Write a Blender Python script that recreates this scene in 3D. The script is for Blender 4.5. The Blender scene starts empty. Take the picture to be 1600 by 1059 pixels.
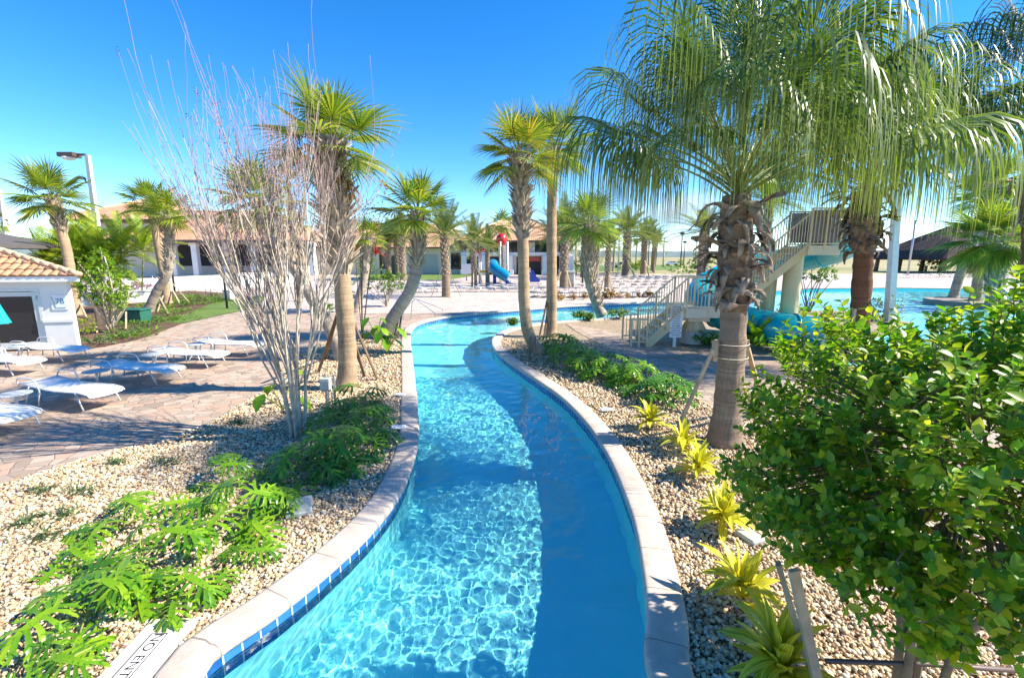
import bpy, math, random
import numpy as np
from mathutils import Vector, Matrix
R = math.radians
random.seed(7)
scene = bpy.context.scene
COL = scene.collection
rnd = random.uniform

# ---------------------------------------------------------------- camera
FPX, PITCH, EYE = 711.0, R(10.32), 3.1
cam_d = bpy.data.cameras.new('camera'); cam = bpy.data.objects.new('camera', cam_d)
COL.objects.link(cam); scene.camera = cam
cam.location = (0, 0, EYE); cam.rotation_euler = (R(90) - PITCH, 0, 0)
cam_d.sensor_width = 36.0; cam_d.lens = FPX / 1600 * 36.0
cam_d.clip_start = 0.05; cam_d.clip_end = 6000

def ray(x, y):
    dx, dy = (x - 800) / FPX, -(y - 529.5) / FPX
    c, s = math.cos(PITCH), math.sin(PITCH)
    return Vector((dx, c + dy * s, -s + dy * c))
def P(x, y, z=0.0):                       # survey point on the level z
    d = ray(x, y); t = (z - EYE) / d.z
    return Vector((d.x * t, d.y * t, z))
def Q(x, y, Y):                           # survey point at distance Y
    d = ray(x, y); t = Y / d.y
    return Vector((d.x * t, Y, EYE + d.z * t))

# ---------------------------------------------------------------- mesh helpers
class MB:
    def __init__(s): s.v = []; s.f = []; s.uv = []; s.m = []; s.has_uv = False
    def add(s, vs, fs, uvs=None, m=0):
        o = len(s.v); s.v.extend([tuple(p) for p in vs])
        for k, f in enumerate(fs):
            s.f.append(tuple(i + o for i in f)); s.m.append(m)
            if uvs is not None:
                s.has_uv = True; s.uv.append([uvs[i] for i in f])
            else: s.uv.append([(0, 0)] * len(f))
    def build(s, name, mat, parent=None, loc=None, smooth=True, angle=None):
        me = bpy.data.meshes.new(name)
        me.from_pydata(s.v, [], s.f)
        for mm in (mat if isinstance(mat, (list, tuple)) else [mat]): me.materials.append(mm)
        if any(s.m): me.polygons.foreach_set('material_index', s.m)
        if s.has_uv:
            l = me.uv_layers.new(name='UVMap')
            l.data.foreach_set('uv', [c for f in s.uv for u in f for c in u])
        me.polygons.foreach_set('use_smooth', [smooth] * len(me.polygons))
        me.validate(); me.update()
        if angle is not None:
            try: me.set_sharp_from_angle(angle=R(angle))
            except Exception: pass
        o = bpy.data.objects.new(name, me); COL.objects.link(o)
        if parent: o.parent = parent
        if loc is not None: o.location = loc
        return o
    def box(s, c, size, rz=0.0, bev=0.0, m=0):
        cx, cy, cz = c; sx, sy, sz = [a / 2 for a in size]
        ca, sa = math.cos(rz), math.sin(rz)
        if bev <= 0:
            vs = [(x, y, z) for z in (-sz, sz) for x, y in ((-sx, -sy), (sx, -sy), (sx, sy), (-sx, sy))]
            fs = [(3, 2, 1, 0), (4, 5, 6, 7), (0, 1, 5, 4), (1, 2, 6, 5), (2, 3, 7, 6), (3, 0, 4, 7)]
        else:
            b = min(bev, sx * .9, sy * .9, sz * .9)
            rings = []
            for z, i in ((-sz, b), (-sz + b, 0), (sz - b, 0), (sz, b)):
                X, Y = sx - i, sy - i
                rings.append([(-X + b, -Y, z), (X - b, -Y, z), (X, -Y + b, z), (X, Y - b, z), (X - b, Y, z), (-X + b, Y, z), (-X, Y - b, z), (-X, -Y + b, z)])
            vs = [p for r in rings for p in r]
            fs = [tuple(range(7, -1, -1)), tuple(range(24, 32))]
            for k in range(3):
                for j in range(8):
                    j2 = (j + 1) % 8
                    fs.append((k * 8 + j, k * 8 + j2, k * 8 + 8 + j2, k * 8 + 8 + j))
        s.add([(cx + x * ca - y * sa, cy + x * sa + y * ca, cz + z) for x, y, z in vs], fs, None, m)
    def beam(s, a, b, w, h, up=(0, 0, 1), m=0):
        a, b = Vector(a), Vector(b); t = (b - a).normalized(); u = Vector(up)
        if abs(t.dot(u)) > .95: u = Vector((0, 1, 0))
        sd = t.cross(u).normalized() * (w / 2); up2 = sd.cross(t).normalized() * (h / 2)
        vs = [p + i * sd + j * up2 for p in (a, b) for i, j in ((-1, -1), (1, -1), (1, 1), (-1, 1))]
        s.add(vs, [(0, 1, 2, 3), (7, 6, 5, 4), (0, 4, 5, 1), (1, 5, 6, 2), (2, 6, 7, 3), (3, 7, 4, 0)], None, m)
    def tube(s, pts, rad, n=6, cap=True, m=0, closed=False, uvl=None):
        pts = [Vector(p) for p in pts]; k = len(pts)
        if not isinstance(rad, (list, tuple)): rad = [rad] * k
        T = []
        for i in range(k):
            if closed: d = pts[(i + 1) % k] - pts[i - 1]
            else: d = pts[min(i + 1, k - 1)] - pts[max(i - 1, 0)]
            T.append(d.normalized() if d.length > 1e-9 else Vector((0, 0, 1)))
        u = Vector((0, 0, 1)) if abs(T[0].z) < .9 else Vector((1, 0, 0))
        a = T[0].cross(u).normalized(); vs = []; uvs = []; L = 0
        for i in range(k):
            a = (a - T[i] * a.dot(T[i])).normalized(); b = T[i].cross(a)
            if i: L += (pts[i] - pts[i - 1]).length
            for j in range(n):
                th = 2 * math.pi * j / n
                vs.append(pts[i] + (a * math.cos(th) + b * math.sin(th)) * rad[i]); uvs.append((j / n, L))
        fs = []
        for i in range(k if closed else k - 1):
            i2 = (i + 1) % k
            for j in range(n):
                j2 = (j + 1) % n
                fs.append((i * n + j, i * n + j2, i2 * n + j2, i2 * n + j))
        if cap and not closed:
            fs.append(tuple(range(n - 1, -1, -1))); fs.append(tuple((k - 1) * n + j for j in range(n)))
        s.add(vs, fs, uvs if uvl else None, m)
    def lathe(s, prof, c=(0, 0, 0), n=20, m=0):
        vs = [(c[0] + r * math.cos(2 * math.pi * j / n), c[1] + r * math.sin(2 * math.pi * j / n), c[2] + z) for r, z in prof for j in range(n)]
        k = len(prof); fs = []
        for i in range(k - 1):
            for j in range(n):
                j2 = (j + 1) % n
                fs.append((i * n + j, i * n + j2, (i + 1) * n + j2, (i + 1) * n + j))
        fs.append(tuple(range(n - 1, -1, -1))); fs.append(tuple((k - 1) * n + j for j in range(n)))
        s.add(vs, fs, None, m)
    def strip(s, pts, wv, widths, uv=False, fold=0.0, nrm=None, m=0):
        """leaf blade along pts; wv = width vector(s); fold lifts the edges"""
        k = len(pts); vs = []; fs = []; uvs = []
        for i in range(k):
            w = wv[i] if isinstance(wv, list) else wv
            h = widths[i] / 2
            up = (nrm[i] if isinstance(nrm, list) else nrm) if nrm is not None else None
            if fold and up is not None:
                vs += [pts[i] - w * h + up * (h * fold), pts[i], pts[i] + w * h + up * (h * fold)]
                uvs += [(0, i / (k - 1)), (.5, i / (k - 1)), (1, i / (k - 1))]
            else:
                vs += [pts[i] - w * h, pts[i] + w * h]; uvs += [(0, i / (k - 1)), (1, i / (k - 1))]
        q = 3 if (fold and nrm is not None) else 2
        for i in range(k - 1):
            for j in range(q - 1):
                fs.append((i * q + j, i * q + j + 1, (i + 1) * q + j + 1, (i + 1) * q + j))
        s.add(vs, fs, uvs if uv else None, m)

def tag(o, label=None, cat=None, group=None, kind=None):
    if label: o['label'] = label
    if cat: o['category'] = cat
    if group: o['group'] = group
    if kind: o['kind'] = kind
    return o
def thing(name, label, cat, loc=(0, 0, 0), rz=0.0, group=None):
    o = bpy.data.objects.new(name, None); COL.objects.link(o)
    o.location = loc; o.rotation_euler = (0, 0, rz); o.empty_display_size = .1
    return tag(o, label, cat, group)
KIDS = {}
def copy_thing(o, label=None, loc=None, rz=None, sc=None, group=None, parent=None):
    c = o.copy(); COL.objects.link(c)
    if parent: c.parent = parent
    for ch in list(o.children): copy_thing(ch, parent=c)
    if label: c['label'] = label
    if loc is not None: c.location = loc
    if rz is not None: c.rotation_euler = (0, 0, rz)
    if sc is not None: c.scale = sc if isinstance(sc, (tuple, list)) else (sc, sc, sc)
    if group: c['group'] = group
    return c
def catmull(pts, n=8, closed=False):
    pts = [Vector(p) for p in pts]; out = []; k = len(pts)
    rng = k if closed else k - 1
    for i in range(rng):
        p0 = pts[(i - 1) % k] if (closed or i > 0) else pts[0] * 2 - pts[1]
        p1, p2 = pts[i], pts[(i + 1) % k]
        p3 = pts[(i + 2) % k] if (closed or i + 2 < k) else p2 * 2 - p1
        for j in range(n):
            t = j / n
            out.append(.5 * ((2 * p1) + (p2 - p0) * t + (2 * p0 - 5 * p1 + 4 * p2 - p3) * t * t + (3 * p1 - p0 - 3 * p2 + p3) * t ** 3))
    if not closed: out.append(pts[-1])
    return out
def resample(pts, step):
    out = [pts[0].copy()]; acc = 0
    for a, b in zip(pts, pts[1:]):
        L = (b - a).length; d = step - acc
        while d <= L:
            out.append(a.lerp(b, d / L)); d += step
        acc = L - (d - step)
    if (out[-1] - pts[-1]).length > step * .3: out.append(pts[-1].copy())
    return out
def offset(pts, d):
    out = []
    for i, p in enumerate(pts):
        t = (pts[min(i + 1, len(pts) - 1)] - pts[max(i - 1, 0)]); t.z = 0; t.normalize()
        out.append(p + Vector((t.y, -t.x, 0)) * d)     # + = right-hand side
    return out
def inside(poly, x, y):
    c = False; n = len(poly); j = n - 1
    for i in range(n):
        xi, yi = poly[i][0], poly[i][1]; xj, yj = poly[j][0], poly[j][1]
        if (yi > y) != (yj > y) and x < (xj - xi) * (y - yi) / (yj - yi) + xi: c = not c
        j = i
    return c
from mathutils.geometry import tessellate_polygon
def sheet(name, poly, z, mat, label=None, cat=None, kind='structure'):
    pts = [Vector((p[0], p[1], z)) for p in poly]
    tris = tessellate_polygon([pts])
    mb = MB(); fs = []
    for t in tris:
        a, b, c = [pts[i] for i in t]
        fs.append(tuple(t) if (b - a).cross(c - a).z > 0 else tuple(reversed(t)))
    mb.add(pts, fs); o = mb.build(name, mat, smooth=False)
    return tag(o, label, cat, None, kind)
# ---------------------------------------------------------------- materials
class NT:
    def __init__(s, name):
        s.mat = bpy.data.materials.new(name); s.mat.use_nodes = True
        s.t = s.mat.node_tree; s.t.nodes.clear()
        s.out = s.n('OutputMaterial')
    def n(s, typ, **kw):
        nd = s.t.nodes.new('ShaderNode' + typ)
        for k, v in kw.items():
            if k.startswith('i_'): 
                key = k[2:].replace('_', ' ')
                nd.inputs[int(key) if key.isdigit() else key].default_value = v
            else: setattr(nd, k, v)
        return nd
    def l(s, a, b): s.t.links.new(a, b)
    def ramp(s, fac, stops, interp='LINEAR'):
        r = s.n('ValToRGB'); r.color_ramp.interpolation = interp
        e = r.color_ramp.elements
        while len(e) < len(stops): e.new(.5)
        for x, (p, c) in zip(e, stops): x.position = p; x.color = (*c, 1) if len(c) == 3 else c
        s.l(fac, r.inputs[0]); return r.outputs[0]
    def math(s, op, a, b=None, clamp=False):
        m = s.n('Math', operation=op, use_clamp=clamp)
        for i, v in enumerate((a, b)):
            if v is None: continue
            if isinstance(v, (int, float)): m.inputs[i].default_value = v
            else: s.l(v, m.inputs[i])
        return m.outputs[0]
    def mix(s, fac, a, b, mode='MIX'):
        m = s.n('Mix', data_type='RGBA', blend_type=mode)
        for i, v in ((0, fac), (6, a), (7, b)):
            if isinstance(v, (int, float)): m.inputs[i].default_value = v
            elif isinstance(v, tuple): m.inputs[i].default_value = (*v, 1)
            else: s.l(v, m.inputs[i])
        return m.outputs[2]
    def noise(s, scale, detail=4, rough=.55, vec=None, dist=0.0):
        n = s.n('TexNoise'); n.inputs['Scale'].default_value = scale; n.inputs['Detail'].default_value = detail
        n.inputs['Roughness'].default_value = rough; n.inputs['Distortion'].default_value = dist
        if vec is not None: s.l(vec, n.inputs['Vector'])
        return n.outputs[0]
    def coord(s, which='Object', scale=None):
        c = s.n('TexCoord').outputs[which]
        if scale is None: return c
        m = s.n('Mapping'); m.inputs['Scale'].default_value = scale; s.l(c, m.inputs['Vector']); return m.outputs[0]
    def bump(s, h, strength=.5, dist=.02, normal=None):
        b = s.n('Bump'); b.inputs['Strength'].default_value = strength; b.inputs['Distance'].default_value = dist
        s.l(h, b.inputs['Height'])
        if normal is not None: s.l(normal, b.inputs['Normal'])
        return b.outputs[0]
    def island(s): return s.n('NewGeometry').outputs['Random Per Island']
    def done(s, col, rough=.6, bump=None, metal=0.0, spec=.5, trans=0.0, tcol=None, coat=0.0):
        p = s.n('BsdfPrincipled')
        if isinstance(col, tuple): p.inputs['Base Color'].default_value = (*col, 1)
        else: s.l(col, p.inputs['Base Color'])
        if isinstance(rough, (int, float)): p.inputs['Roughness'].default_value = rough
        else: s.l(rough, p.inputs['Roughness'])
        p.inputs['Metallic'].default_value = metal; p.inputs['Specular IOR Level'].default_value = spec
        p.inputs['Coat Weight'].default_value = coat
        if bump is not None: s.l(bump, p.inputs['Normal'])
        sh = p.outputs[0]
        if trans > 0:
            t = s.n('BsdfTranslucent')
            c = tcol if tcol is not None else col
            if isinstance(c, tuple): t.inputs[0].default_value = (*c, 1)
            else: s.l(c, t.inputs[0])
            mx = s.n('MixShader'); mx.inputs[0].default_value = trans
            s.l(sh, mx.inputs[1]); s.l(t.outputs[0], mx.inputs[2]); sh = mx.outputs[0]
        s.l(sh, s.out.inputs[0]); return s.mat
def simple(name, col, rough=.6, metal=0.0, vary=.12, scale=6.0, bump=.0, spec=.5, coat=0.0):
    t = NT(name); n = t.noise(scale, 5, .6, t.coord())
    k = tuple(c * (1 - vary) for c in col); b = tuple(min(1, c * (1 + vary)) for c in col)
    c = t.ramp(n, [(.3, k), (.7, b)])
    bm = t.bump(t.noise(scale * 6, 4, .6, t.coord()), bump, .01) if bump else None
    return t.done(c, rough, bm, metal, spec, coat=coat)
def leafmat(name, cols, trans=.35, rough=.4, tmul=1.6, noise_scale=1.5, spec=.5, tip=None, tipat=(.5, .95)):
    """cols: list of greens picked per leaf"""
    t = NT(name); r = t.island()
    n = t.noise(noise_scale, 3, .5, t.coord())
    f = t.math('ADD', t.math('MULTIPLY', r, .7), t.math('MULTIPLY', n, .4))
    st = [(.1 + .8 * i / max(1, len(cols) - 1), c) for i, c in enumerate(cols)]
    c = t.ramp(f, st)
    if tip:
        sp = t.n('SeparateXYZ'); t.l(t.n('UVMap').outputs[0], sp.inputs[0])
        mr = t.n('MapRange'); t.l(sp.outputs[1], mr.inputs[0]); mr.inputs[1].default_value, mr.inputs[2].default_value = tipat
        c = t.mix(mr.outputs[0], c, tip)
    tc = t.mix(1.0, c, (tmul, tmul * 1.05, tmul * .5), 'MULTIPLY')
    return t.done(c, rough, None, 0, spec, trans, tc)
# ---------------------------------------------------------------- light
SUN_EL, SUN_AZ = R(41), R(-2)                 # azimuth measured from +X towards +Y
w = bpy.data.worlds.new('World'); scene.world = w; w.use_nodes = True
nt = w.node_tree; bg = nt.nodes['Background']
sky = nt.nodes.new('ShaderNodeTexSky'); sky.sky_type = 'NISHITA'; sky.sun_disc = False
sky.sun_elevation = SUN_EL; sky.sun_rotation = R(90) - SUN_AZ
sky.air_density = 0.8; sky.dust_density = 0.0; sky.ozone_density = 4.0
hs = nt.nodes.new('ShaderNodeHueSaturation'); hs.inputs['Saturation'].default_value = 1.32; hs.inputs['Hue'].default_value = .503   # polarised blue
nt.links.new(sky.outputs[0], hs.inputs['Color']); nt.links.new(hs.outputs[0], bg.inputs[0]); bg.inputs[1].default_value = 0.13
sl = bpy.data.lights.new('sun', 'SUN'); sun = bpy.data.objects.new('sun', sl); COL.objects.link(sun)
sl.energy = 5.0; sl.angle = R(0.5); sl.color = (1.0, .92, .77)
sd = Vector((math.cos(SUN_EL) * math.cos(SUN_AZ), math.cos(SUN_EL) * math.sin(SUN_AZ), math.sin(SUN_EL)))
sun.rotation_euler = sd.to_track_quat('Z', 'Y').to_euler()
sl.cycles.is_caustics_light = True
scene.view_settings.view_transform = 'Standard'; scene.view_settings.look = 'None'
scene.view_settings.gamma = 1.0; scene.view_settings.exposure = 1.25
cy = scene.cycles
cy.max_bounces = 10; cy.transparent_max_bounces = 12; cy.transmission_bounces = 8
cy.use_denoising = True; cy.caustics_refractive = True; cy.caustics_reflective = False
cy.sample_clamp_indirect = 6.0; cy.blur_glossy = .5
# ---------------------------------------------------------------- plan curves (pool edge, z = 0)
WZ, FZ = -0.2, -1.2
L_in = catmull([Vector((-1.75, 0.2, 0)), Vector((-1.98, 1.6, 0))] + [P(*q) for q in ((300, 1059), (345, 1005), (420, 955), (510, 885), (580, 820), (622, 765), (643, 712), (650, 675), (649, 640), (645, 590), (641, 550), (640, 522), (652, 506), (690, 496), (740, 490), (810, 484), (870, 479), (940, 475.5), (1010, 472.5), (1090, 470), (1150, 467.3), (1195, 465))], 8)
R_in = catmull([Vector((1.15, 0.2, 0)), Vector((1.22, 1.6, 0))] + [P(*q) for q in ((1026, 1059), (1020, 950), (1003, 840), (985, 780), (955, 712), (920, 660), (880, 620), (840, 592), (800, 566), (776, 547), (770, 534), (775, 524), (795, 514), (850, 504), (930, 498), (1010, 492), (1090, 488), (1150, 485), (1196, 482.5))], 8)
L_in = resample(L_in, .15); R_in = resample(R_in, .15)
CW = .295
L_out = offset(L_in, -CW); R_out = offset(R_in, CW)

def coping(name, line, side, mat, label):
    """bull-nosed coping stones; side +1 = land lies to the right of the line"""
    prof = [(-.04, -.085), (-.055, -.06), (-.055, -.02), (-.04, 0.004), (-.015, .014), (.06, .016), (CW - .05, .016), (CW - .015, .008), (CW, -.02), (CW, -.09)]
    mb = MB(); n = len(prof); vs = []; uvs = []; L = 0; rows = []
    offs = [offset(line, side * a) for a, b in prof]
    for i in range(len(line)):
        if i: L += (line[i] - line[i - 1]).length
        for j, (a, b) in enumerate(prof):
            q = offs[j][i]; vs.append((q.x, q.y, b)); uvs.append((L, a))
    fs = []
    for i in range(len(line) - 1):
        for j in range(n - 1):
            q = (i * n + j, (i + 1) * n + j, (i + 1) * n + j + 1, i * n + j + 1)
            fs.append(q if side < 0 else q[::-1])
    mb.add(vs, fs, uvs); o = mb.build(name, mat, smooth=True)
    return tag(o, label, 'pool edge', None, 'structure')
def wall_strip(name, line, z0, z1, mat, flip):
    mb = MB(); vs = []; uvs = []; L = 0
    for i, q in enumerate(line):
        if i: L += (q - line[i - 1]).length
        vs += [(q.x, q.y, z0), (q.x, q.y, z1)]; uvs += [(L, z0), (L, z1)]
    fs = [(2 * i, 2 * i + 2, 2 * i + 3, 2 * i + 1) for i in range(len(line) - 1)]
    if flip: fs = [f[::-1] for f in fs]
    mb.add(vs, fs, uvs); return mb.build(name, mat, smooth=True)

# coping stone: pinkish cast travertine with joints every 0.6 m
t = NT('coping_stone'); uv = t.n('UVMap').outputs[0]; sp = t.n('SeparateXYZ'); t.l(uv, sp.inputs[0])
fr = t.math('FRACT', t.math('DIVIDE', sp.outputs[0], .61)); cell = t.math('FLOOR', t.math('DIVIDE', sp.outputs[0], .61))
wn = t.n('TexWhiteNoise', noise_dimensions='1D'); t.l(cell, wn.inputs['W'])
obj = t.coord(); nz = t.noise(5, 6, .65, obj); nf = t.noise(60, 4, .7, obj)
c = t.ramp(nz, [(.3, (.42, .34, .28)), (.55, (.54, .46, .39)), (.75, (.60, .53, .46))])
c = t.mix(.22, c, t.ramp(wn.outputs[0], [(0, (.42, .33, .27)), (1, (.68, .58, .50))]))
c = t.mix(t.math('MULTIPLY', t.math('GREATER_THAN', nf, .62), .35), c, (.30, .23, .18))
st = t.noise(1.7, 6, .7, obj); c = t.mix(t.math('MULTIPLY', t.math('SUBTRACT', st, .52), 2.2, True), c, (.34, .26, .20))
j = t.math('LESS_THAN', fr, .02)
c = t.mix(j, c, (.24, .20, .17))
h = t.math('SUBTRACT', t.math('ADD', t.math('MULTIPLY', nf, .5), nz), t.math('MULTIPLY', j, 2.0))
M_cop = t.done(c, .7, t.bump(h, .5, .008))
# waterline tile: 6 inch glazed blue, white grout
t = NT('waterline_tile'); uv = t.n('UVMap').outputs[0]; sp = t.n('SeparateXYZ'); t.l(uv, sp.inputs[0])
u = t.math('DIVIDE', sp.outputs[0], .155); v = t.math('DIVIDE', t.math('ADD', sp.outputs[1], .085), .155)
fu, fv = t.math('FRACT', u), t.math('FRACT', v)
def edge(f): return t.math('ADD', t.math('LESS_THAN', f, .045), t.math('GREATER_THAN', f, .955), True)
g = t.math('ADD', edge(fu), edge(fv), True)
cv = t.n('CombineXYZ'); t.l(t.math('FLOOR', u), cv.inputs[0]); t.l(t.math('FLOOR', v), cv.inputs[1])
wn = t.n('TexWhiteNoise'); t.l(cv.outputs[0], wn.inputs['Vector'])
n2 = t.noise(14, 4, .6, t.coord())
f = t.math('ADD', t.math('MULTIPLY', wn.outputs[0], .5), t.math('MULTIPLY', n2, .5))
c = t.ramp(f, [(.2, (.012, .075, .26)), (.5, (.02, .13, .40)), (.8, (.05, .22, .52))])
c = t.mix(g, c, (.62, .66, .66))
M_tile = t.done(c, t.math('ADD', t.math('MULTIPLY', g, .5), .12), t.bump(t.math('SUBTRACT', 1.0, g), .6, .004))
# plaster: pale blue aggregate
t = NT('pool_plaster'); obj = t.coord(); n = t.noise(1.3, 5, .6, obj); n2 = t.noise(150, 2, .5, obj)
c = t.ramp(t.math('ADD', t.math('MULTIPLY', n, .7), t.math('MULTIPLY', n2, .3)), [(.3, (.19, .86, .97)), (.7, (.28, .92, .985))])
M_plaster = t.done(c, .7)
t = NT('pool_water')
gl = t.n('BsdfGlass'); gl.inputs['IOR'].default_value = 1.333; gl.inputs['Roughness'].default_value = 0.0
gl.inputs['Color'].default_value = (.94, 1.0, 1.0, 1)
t.l(gl.outputs[0], t.out.inputs[0]); M_water = t.mat

tag(wall_strip('waterline_tiles', L_in, -.395, -.055, M_tile, False), kind='structure')
tag(wall_strip('waterline_tiles', R_in, -.395, -.055, M_tile, True), kind='structure')
for ln, fl in ((L_in, False), (R_in, True)):
    o = tag(wall_strip('pool_wall', ln, FZ, -.395, M_plaster, fl), kind='structure'); o.cycles.is_caustics_receiver = True
coping('pool_coping', L_in, -1, M_cop, 'pinkish stone coping curving along the bank of the lazy river')
coping('pool_coping', R_in, 1, M_cop, 'pinkish stone coping curving round the island of the lazy river')

river = [(p.x, p.y) for p in L_in] + [(p.x, p.y) for p in reversed(R_in)]
o = sheet('pool_floor', river, FZ, M_plaster); o.cycles.is_caustics_receiver = True
# ripples: a real heightfield between the two banks
WAV = []
rw = random.Random(3)
for k in range(40):
    lam = .075 * (1.08 ** k) * rw.uniform(.9, 1.1); th = rw.uniform(0, 2 * math.pi)
    WAV.append((2 * math.pi / lam * math.cos(th), 2 * math.pi / lam * math.sin(th), rw.uniform(0, 6.28), (.0017 * lam ** .85) * (1.0 if lam < .6 else .8)))
KX, KY, PH, AM = [np.array(a) for a in zip(*WAV)]
def waveh(X, Y, k=1.0):
    h = np.zeros_like(X)
    for a, b, c, d in WAV: h += d * np.sin(a * X + b * Y + c)
    return WZ + h * k
def grid_surface(name, x0, x1, y0, y1, step, mat, poly, keep=None):
    xs = np.arange(x0, x1 + step, step); ys = np.arange(y0, y1 + step, step)
    X, Y = np.meshgrid(xs, ys); Z = waveh(X, Y)
    nx, ny = len(xs), len(ys)
    # keep cells near the river
    I = np.zeros((ny, nx), bool)
    n = len(poly); px = np.array([p[0] for p in poly]); py = np.array([p[1] for p in poly]); j = n - 1
    for i in range(n):
        c = ((py[i] > Y) != (py[j] > Y)) & (X < (px[j] - px[i]) * (Y - py[i]) / (py[j] - py[i] + 1e-12) + px[i]); I ^= c; j = i
    K = I.copy(); 
    for dy in (-1, 0, 1):
        for dx in (-1, 0, 1): K |= np.roll(np.roll(I, dy, 0), dx, 1)
    cell = K[:-1, :-1] & K[1:, :-1] & K[:-1, 1:] & K[1:, 1:]
    idx = -np.ones(nx * ny, int)
    jj, ii = np.nonzero(cell); a = jj * nx + ii
    quads = np.stack([a, a + 1, a + nx + 1, a + nx], 1)
    used = np.unique(quads); idx[used] = np.arange(len(used))
    V = np.stack([X.ravel()[used], Y.ravel()[used], Z.ravel()[used]], 1)
    me = bpy.data.meshes.new(name); me.from_pydata(V.tolist(), [], idx[quads].tolist())
    me.materials.append(mat); me.polygons.foreach_set('use_smooth', [True] * len(me.polygons)); me.update()
    o = bpy.data.objects.new(name, me); COL.objects.link(o); return o
wobj = grid_surface('pool_water', -3.2, 3, .2, 13.2, .02, M_water, river)
tag(wobj, kind='structure'); wobj.cycles.is_caustics_caster = True
wob2 = grid_surface('pool_water', -12, 40, 13.2, 60, .12, M_water, river)
tag(wob2, kind='structure'); wob2.cycles.is_caustics_caster = True
# ---------------------------------------------------------------- plant materials
def trunkmat(name, a, b, ring=14.0, c=None, depth=.03):
    t = NT(name); uv = t.n('UVMap').outputs[0]; sp = t.n('SeparateXYZ'); t.l(uv, sp.inputs[0])
    obj = t.coord()
    cb = t.n('CombineXYZ'); t.l(t.math('MULTIPLY', sp.outputs[1], ring), cb.inputs[2])
    n0 = t.noise(1.6, 3, .5, obj)
    t.l(t.math('MULTIPLY', n0, 1.2), cb.inputs[0])
    rings = t.noise(1.0, 5, .75, cb.outputs[0])
    mp = t.n('Mapping'); mp.inputs['Scale'].default_value = (30, 30, 4); t.l(obj, mp.inputs[0])
    fib = t.noise(1.0, 4, .7, mp.outputs[0])
    f = t.math('ADD', t.math('MULTIPLY', rings, .65), t.math('MULTIPLY', fib, .35))
    col = t.ramp(f, [(.3, a), (.62, b)])
    if c:
        big = t.noise(1.1, 4, .6, obj); col = t.mix(t.math('MULTIPLY', t.math('SUBTRACT', big, .42), 3, True), col, c)
    return t.done(col, .9, t.bump(f, 1.0, depth), spec=.2)
M_sabal_trunk = trunkmat('sabal_bark', (.10, .075, .05), (.46, .34, .22), 12, (.50, .33, .20))
M_grey_trunk = trunkmat('grey_bark', (.13, .11, .09), (.50, .42, .33), 12)
M_rib_trunk = trunkmat('ringed_bark', (.10, .07, .05), (.36, .28, .21), 16, (.27, .19, .135), .055)
M_red_trunk = trunkmat('fibrous_red_bark', (.06, .03, .02), (.23, .11, .06), 18)
M_date_trunk = trunkmat('date_bark', (.08, .06, .045), (.33, .25, .18), 22)
M_boot = simple('old_leaf_base', (.42, .35, .26), .9, vary=.5, scale=5, bump=.6, spec=.2)
M_boot_dk = simple('dry_fibrous_sheath', (.20, .14, .095), .9, vary=.65, scale=7, bump=.8, spec=.2)
M_boot_gr = simple('grey_fibrous_sheath', (.27, .21, .16), .9, vary=.65, scale=6, bump=.8, spec=.2)
M_sabal = leafmat('sabal_leaf', [(.045, .10, .012), (.11, .19, .018), (.21, .28, .025), (.34, .32, .04)], .36, .42, tip=(.30, .22, .08), tipat=(.84, 1.0))
M_sabal_y = leafmat('sabal_leaf_yellowing', [(.05, .11, .013), (.12, .19, .02), (.24, .27, .03), (.38, .30, .04)], .35, .45, tip=(.30, .19, .07), tipat=(.78, 1.0))
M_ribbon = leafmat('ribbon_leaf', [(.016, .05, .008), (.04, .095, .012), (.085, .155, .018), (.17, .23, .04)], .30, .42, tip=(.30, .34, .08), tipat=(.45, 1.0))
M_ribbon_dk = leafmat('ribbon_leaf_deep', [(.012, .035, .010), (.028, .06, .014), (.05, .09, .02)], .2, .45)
M_date = leafmat('date_leaf', [(.08, .12, .035), (.15, .20, .06), (.24, .27, .09)], .25, .5)
M_petiole = simple('petiole', (.22, .26, .05), .5, vary=.25)
M_dry = leafmat('dry_frond', [(.22, .13, .05), (.34, .22, .08), (.28, .17, .06)], .3, .7)
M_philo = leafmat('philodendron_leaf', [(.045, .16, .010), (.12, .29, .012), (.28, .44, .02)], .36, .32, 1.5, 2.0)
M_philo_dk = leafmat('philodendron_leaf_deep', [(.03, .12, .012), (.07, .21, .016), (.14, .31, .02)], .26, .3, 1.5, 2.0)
M_lig = leafmat('ligustrum_leaf', [(.03, .10, .010), (.08, .21, .012), (.18, .33, .016), (.44, .46, .03)], .45, .4, 1.7, 1.2)
M_bushy = leafmat('shrub_leaf', [(.04, .11, .012), (.09, .19, .018), (.18, .28, .025)], .3, .5, 1.6, 1.5)
M_areca = leafmat('areca_leaf', [(.08, .19, .012), (.22, .34, .016), (.46, .46, .025)], .36, .45, 1.5, .6)
M_redleaf = leafmat('red_leaf', [(.28, .018, .015), (.42, .05, .03), (.16, .015, .03)], .35, .5)
M_purple = leafmat('purple_flower', [(.22, .05, .25), (.36, .16, .34), (.5, .3, .42)], .2, .7)
M_weed = leafmat('weed_leaf', [(.05, .10, .03), (.10, .16, .05)], .25, .6)
M_palebark = simple('pale_bark', (.47, .41, .33), .85, vary=.32, scale=9, bump=.4, spec=.25)
M_twig = simple('bare_twig', (.43, .36, .29), .85, vary=.25, scale=3, spec=.25)
M_twig_red = simple('young_reddish_twig', (.37, .26, .25), .8, vary=.25, scale=3, spec=.25)
M_pod = simple('dark_seed_pod', (.07, .04, .035), .8, vary=.3, scale=20)
M_stem = simple('shrub_stem', (.20, .16, .10), .85, vary=.3, scale=10, spec=.25)
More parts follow.
